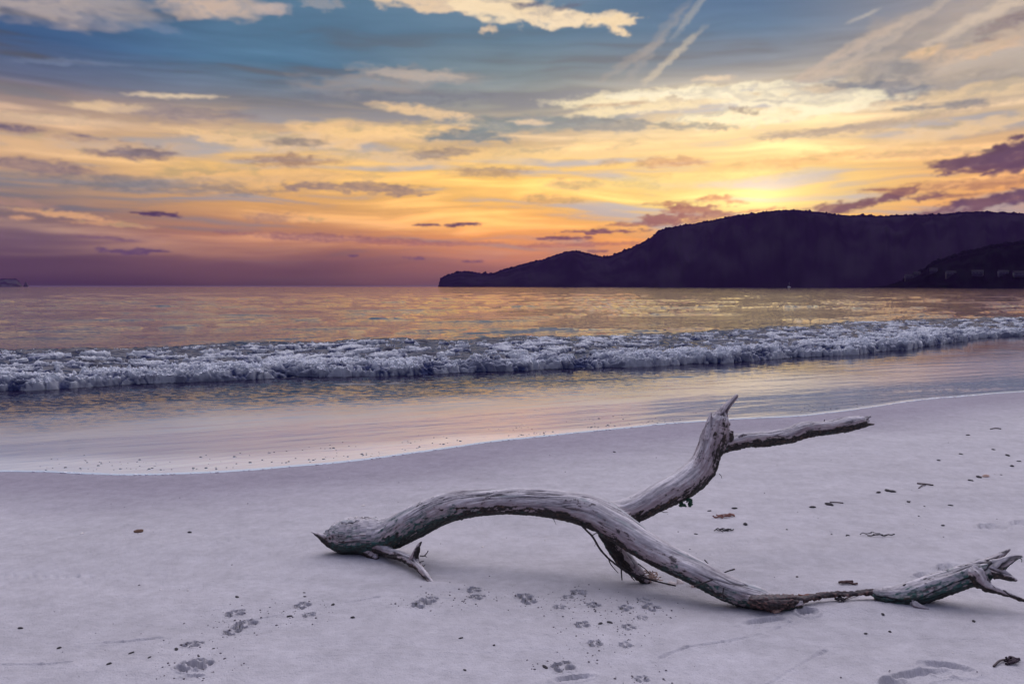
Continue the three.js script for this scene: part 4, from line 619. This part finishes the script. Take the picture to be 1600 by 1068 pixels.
  twig([[1.796,0.583,-3.6], [1.841,0.587,-3.62], [1.881,0.602,-3.63], [1.962,0.622,-3.64], [2.047,0.643,-3.65]], 0.0036, 0.003); twig([[2.192,0.597,-3.5], [2.221,0.578,-3.49], [2.261,0.567,-3.48]], 0.003, 0.0045); twig([[2.299,0.723,-3.56], [2.308,0.717,-3.56], [2.308,0.705,-3.56]], 0.002, 0.0012);
  twig([[-0.501,0.488,-4.28], [-0.476,0.492,-4.27], [-0.458,0.513,-4.27], [-0.455,0.52,-4.27]], 0.0035, 0.0025); twig([[-0.476,0.492,-4.27], [-0.461,0.488,-4.26]], 0.0025, 0.0015); twig([[-0.501,0.456,-4.25], [-0.476,0.446,-4.24], [-0.469,0.453,-4.24]], 0.004, 0.002); twig([[-0.501,0.463,-4.25], [-0.476,0.474,-4.24]], 0.003, 0.002);
  twig([[0.994,0.89,-4.24], [1.011,0.897,-4.24], [1.021,0.901,-4.24]], 0.004, 0.002); twig([[1.117,0.942,-4.27], [1.127,0.932,-4.27], [1.131,0.918,-4.27]], 0.002, 0.001); twig([[0.78,0.773,-4.15], [0.8,0.766,-4.15], [0.82,0.766,-4.15]], 0.002, 0.001); twig([[1.749,1.196,-4.46], [1.752,1.206,-4.46]], 0.003, 0.002);
  { // green weed hanging under the upper limb
    const g = [], r = rng(33), c = [0.924,0.811,-4.2]; for (let i = 0; i < 26; i++) { const b = new THREE.IcosahedronGeometry(0.004 + r() * 0.007, 1); b.scale(1.2, 0.8, 0.7); b.translate(c[0] + (r() - 0.5) * 0.055 - base.x, c[1] + (r() - 0.6) * 0.05 - base.y, c[2] + (r() - 0.5) * 0.03 - base.z); g.push(b); }
    part('weed_tuft', mergeGeometries(g), std(0.015, 0.075, 0.04, 0.7), o).userData.label = 'small tuft of green weed hanging below the upper limb';
  }
  top(o, 'driftwood', 'large bleached driftwood branch arching over the sand with forked limbs', 'driftwood');
}

// ---------------------------------------------------------------- small things lying on the sand
function lump(seed, squash = 0.6, jag = 0.5) { const g = new THREE.IcosahedronGeometry(1, 2), p = g.attributes.position; for (let i = 0; i < p.count; i++) { const x = p.getX(i), y = p.getY(i), z = p.getZ(i), s = 1 + jag * f3(x * 1.6 + seed * 7, y * 1.6, z * 1.6, 3); p.setXYZ(i, x * s, y * s * squash, z * s); } g.computeVertexNormals(); return g; }
const LUMPS = [0, 1, 2, 3].map((k) => lump(k + 1)), mDark = std(0.03, 0.026, 0.032, 0.85), mBrown = std(0.16, 0.09, 0.06, 0.8), mShell = std(0.78, 0.74, 0.72, 0.45), mPink = std(0.5, 0.34, 0.28, 0.6);
const lr = rng(91);
function stone(p, size, m, name, label, cat, group, i = Math.floor(lr() * 4), sx = 1.5) { const o = new THREE.Mesh(LUMPS[i], m); o.scale.set(size * sx, size, size); o.rotation.y = lr() * 6; o.position.set(p[0], sandH(p[0], p[1]) + size * 0.3, p[1]); top(o, name, label, cat, group); return o; }
stone([-2.492,-5.267], 0.021, mBrown, 'pebble', 'brown pebble alone on smooth sand at the left below the water edge', 'pebble');
stone([-2.136,-5.222], 0.011, mDark, 'pebble', 'small dark pebble right of the lone brown pebble', 'pebble');
stone([-2.881,-5.282], 0.009, mShell, 'shell_fragment', 'tiny white shell bit on smooth sand left of the brown pebble', 'shell');
stone([-1.12,-5.938], 0.012, mShell, 'shell_fragment', 'tiny white shell bit behind the thick left end of the driftwood', 'shell'); stone([-0.178,-4.75], 0.007, mShell, 'shell_fragment', 'tiny white shell bit on the sand under the driftwood arch', 'shell');
stone([1.201,-3.566], 0.022, mPink, 'stone', 'small orange brown stone touching the underside of the driftwood at right', 'stone');
stone([3.935,-6.576], 0.022, mPink, 'stone', 'pinkish stone among dark specks at the far right of the dry sand', 'stone');
{ // shells beside the prop of the branch
  const fan = (ribs) => { const g = new THREE.SphereGeometry(1, 28, 12, 0, Math.PI * 2, 0, Math.PI / 2), p = g.attributes.position; for (let i = 0; i < p.count; i++) { const a = Math.atan2(p.getZ(i), p.getX(i)), k = 1 + 0.06 * Math.cos(a * ribs); p.setXYZ(i, p.getX(i) * k * (1 + 0.25 * Math.cos(a)), p.getY(i) * 0.5, p.getZ(i) * k * (0.9 - 0.2 * Math.cos(a))); } g.computeVertexNormals(); return g; };
  const g = fan(14);
  [[[0.814,-4.01], 0.022, 'pale rounded shell just right of the thin twig below the driftwood fork'], [[0.863,-4.027], 0.02, 'pale shell second from the left in the short row under the driftwood'], [[0.935,-3.982], 0.03, 'largest pinkish white shell standing under the lower driftwood limb']].forEach(([p, s, label], i) => { const o = new THREE.Mesh(g, i === 2 ? std(0.75, 0.6, 0.54, 0.5) : std(0.68, 0.6, 0.58, 0.5)); o.scale.set(s, s, s); o.rotation.set(i === 2 ? 1.1 : 0.5, i * 2, 0.2); o.position.set(p[0], sandH(...p) + s * (i === 2 ? 0.5 : 0.1), p[1]); top(o, 'shell', label, 'shell', null); });
  // a curl of dry weed against the prop
  const w = [], r = rng(71), c = [0.723,-4.068]; for (let i = 0; i < 34; i++) { const a = r() * 6.3, q = r() * 0.05, pts = []; let x = c[0] + Math.cos(a) * q, y = sandH(...c) + 0.008 + r() * 0.05, z = c[1] + Math.sin(a) * q * 0.6; for (let k = 0; k < 5; k++) { pts.push(new THREE.Vector3(x, y, z)); x += (r() - 0.5) * 0.03; y += (r() - 0.45) * 0.02; z += (r() - 0.5) * 0.02; } w.push(new THREE.TubeGeometry(new THREE.CatmullRomCurve3(pts), 12, 0.0028, 5)); }
  top(new THREE.Mesh(mergeGeometries(w), std(0.55, 0.4, 0.34, 0.7)), 'dry_weed', 'curled pale orange dry weed against the dark leg of the driftwood', 'seaweed');
}
function strand(px, n, spread, m, name, label, cat, seed, thick = 0.004) { const w = [], r = rng(seed); for (let i = 0; i < n; i++) { const pts = []; let x = px[0] + (r() - 0.5) * spread, z = px[1] + (r() - 0.5) * spread * 0.5; const a = (r() - 0.5) * 0.8; for (let k = 0; k < 5; k++) { pts.push(new THREE.Vector3(x, sandH(x, z) + 0.004 + r() * 0.012, z)); x += Math.cos(a) * spread * 0.14; z += Math.sin(a) * spread * 0.1 + (r() - 0.5) * 0.012; } w.push(new THREE.TubeGeometry(new THREE.CatmullRomCurve3(pts), 12, thick * (0.6 + r() * 0.8), 5)); } top(new THREE.Mesh(mergeGeometries(w), m), name, label, cat); }
strand([1.397,-5.354], 8, 0.12, std(0.26, 0.12, 0.1, 0.8), 'dry_weed', 'tangle of rust red weed on the sand right of the driftwood fork', 'seaweed', 4);
strand([1.328,-5.02], 6, 0.1, mDark, 'weed_shred', 'dark shred of weed just below the rust red tangle', 'seaweed', 5, 0.003);
strand([2.168,-4.812], 5, 0.16, mDark, 'weed_shred', 'long dark shred of weed on the sand above the buried strip of driftwood', 'seaweed', 6, 0.003);
strand([1.533,-3.638], 4, 0.06, mDark, 'weed_shred', 'dark weed clump beside the buried strip of driftwood', 'seaweed', 7, 0.006);
strand([1.912,-2.994], 7, 0.07, std(0.06, 0.04, 0.055, 0.8), 'weed_shred', 'dark weed leaf on the sand in the lower right corner', 'seaweed', 8, 0.005);
strand([1.662,-3.905], 3, 0.13, std(0.10, 0.055, 0.055, 0.8), 'dry_weed', 'reddish weed strands behind the buried strip of driftwood', 'seaweed', 9, 0.004);
strand([1.33,-3.72], 14, 0.15, std(0.25, 0.12, 0.09, 0.8), 'dry_weed', 'reddish weed strands piled on the low right end of the main driftwood stem', 'seaweed', 10, 0.004);
function stick(pts, r, label) { const V = pts.map(([x, z], i) => new THREE.Vector3(x, sandH(x, z) + r * 0.9 + (i % 2) * 0.006, z)), g = new THREE.TubeGeometry(new THREE.CatmullRomCurve3(V), 14, r, 6); top(new THREE.Mesh(g, std(0.09, 0.07, 0.075, 0.85)), 'stick', label, 'twig'); }
stick([[3.253,-6.351], [3.274,-6.272], [3.324,-6.241]], 0.006, 'thin stick lying among the dark specks at the right'); stick([[3.165,-6.158], [3.23,-6.226], [3.291,-6.295]], 0.004, 'short stick crossing the thin stick at the right');
stick([[2.293,-5.701], [2.33,-5.676], [2.378,-5.672]], 0.004, 'thin pale stick below the middle of the dry sand at right'); stick([[5.633,-9.365], [5.72,-9.409], [5.782,-9.399]], 0.006, 'dark stick nearest the water edge at the far right');
stick([[1.537,-3.647], [1.602,-3.704], [1.683,-3.771]], 0.004, 'thin forked stick in front of the buried strip of driftwood'); stick([[1.832,-2.963], [1.876,-2.996], [1.916,-3.018]], 0.004, 'short curved stick beside the dark weed leaf in the lower right corner'); stick([[0.991,-3.919], [1.016,-3.869], [1.042,-3.811]], 0.004, 'dark stick in the shade under the lower driftwood limb');
// dark specks, alike
const SPECKS = [[5.102,-8.894], [4.35,-7.689], [3.962,-7.367], [4.775,-7.872], [4.634,-7.248], [4.419,-7.005], [4.724,-7.563], [3.865,-6.556], [3.726,-6.433], [2.783,-6.005], [2.884,-6.066], [2.901,-6.04], [2.114,-5.555], [2.265,-5.641], [1.387,-5.543], [1.579,-5.604], [1.529,-5.167], [1.06,-5.026], [1.158,-4.97], [1.755,-5.032], [1.977,-4.873], [2.061,-4.836], [2.758,-5.046], [3.09,-5.564], [1.659,-3.499], [1.5,-3.313], [1.61,-3.328], [2.009,-3.402], [1.482,-4.081], [0.378,-6.224], [1.058,-8.21], [-1.06,-4], [-1.039,-3.931], [-0.734,-3.605], [-1.589,-3.257], [-1.415,-3.288], [-1.62,-3.132], [-1.936,-3.335], [-2.252,-3.579], [-1.489,-3.201], [-0.075,-3.259], [-0.219,-3.342], [0.13,-3.053], [-0.184,-3.033], [0.392,-3.47], [0.436,-3.483], [0.719,-3.545], [2.727,-5.291], [4.086,-6.617], [2.854,-5.689], [2.904,-5.561], [-1.39,-3.962], [-1.285,-3.197], [-1.256,-3.28], [-0.867,-3.791], [-1.037,-3.647]];
const speck0 = new THREE.Mesh(LUMPS[0], mDark);
SPECKS.forEach(([x, z], i) => { const o = speck0.clone(); o.geometry = LUMPS[i % 4]; const far = Math.hypot(x, z), s = (i < 17 ? 0.0105 : 0.0062) * (0.7 + lr() * 0.7) * (far > 6 ? 1.3 : 1); o.scale.set(s * (1.2 + lr()), s * 0.8, s); o.rotation.y = lr() * 6; o.position.set(x, sandH(x, z) + s * 0.25, z); const zone = z < -5.2 ? 0 : x > 0.55 && z < -4.15 ? 1 : x < -0.35 ? 2 : 3;
  top(o, 'speck', ['small dark bit of debris on the far sand toward the water edge at right', 'small dark bit of debris on the open sand behind the lower driftwood limb', 'tiny dark bit of debris on the sand at the lower left near the paw prints', 'tiny dark bit of debris on the near sand in front of the driftwood'][zone], 'debris', ['dark bits of debris on the far sand', 'dark bits of debris behind the driftwood', 'dark bits of debris at the lower left', 'dark bits of debris in front of the driftwood'][zone]); });
{ // finer crumbs and shell dust nobody could count
  const r = rng(17), mk = (n, m, name, label, s0, near) => { const L = [], M = new THREE.Matrix4(); while (L.length < n) { const c = near && r() < 0.5 ? PAWS[Math.floor(r() * PAWS.length)] : null, x = c ? c[0] + (r() + r() - 1) * 0.22 : -4 + r() * 9, z = c ? c[1] + (r() + r() - 1) * 0.16 : -2.6 - r() * r() * 8; if (seaward(x, z) < 0.7) continue; if (!c && n2(x * 0.9 + 3, z * 1.3) < -0.1) continue; const s = s0 * (0.5 + r() * r() * 1.4); M.makeRotationY(r() * 6).scale(new THREE.Vector3(s * 1.4, s * 0.8, s)); M.setPosition(x, sandH(x, z) + s * 0.2, z); L.push(M.clone()); } const im = new THREE.InstancedMesh(new THREE.IcosahedronGeometry(1, 1), m, n); L.forEach((q, i) => im.setMatrixAt(i, q)); top(im, name, label, 'debris', null, 'stuff'); };
  mk(900, std(0.12, 0.105, 0.125, 0.9), 'sand_crumbs', 'fine dark crumbs strewn over the sand around the paw prints', 0.0026, true); mk(150, mShell, 'shell_dust', 'tiny white shell grains strewn over the sand', 0.0028, false);
}
renderer.render(scene, camera);
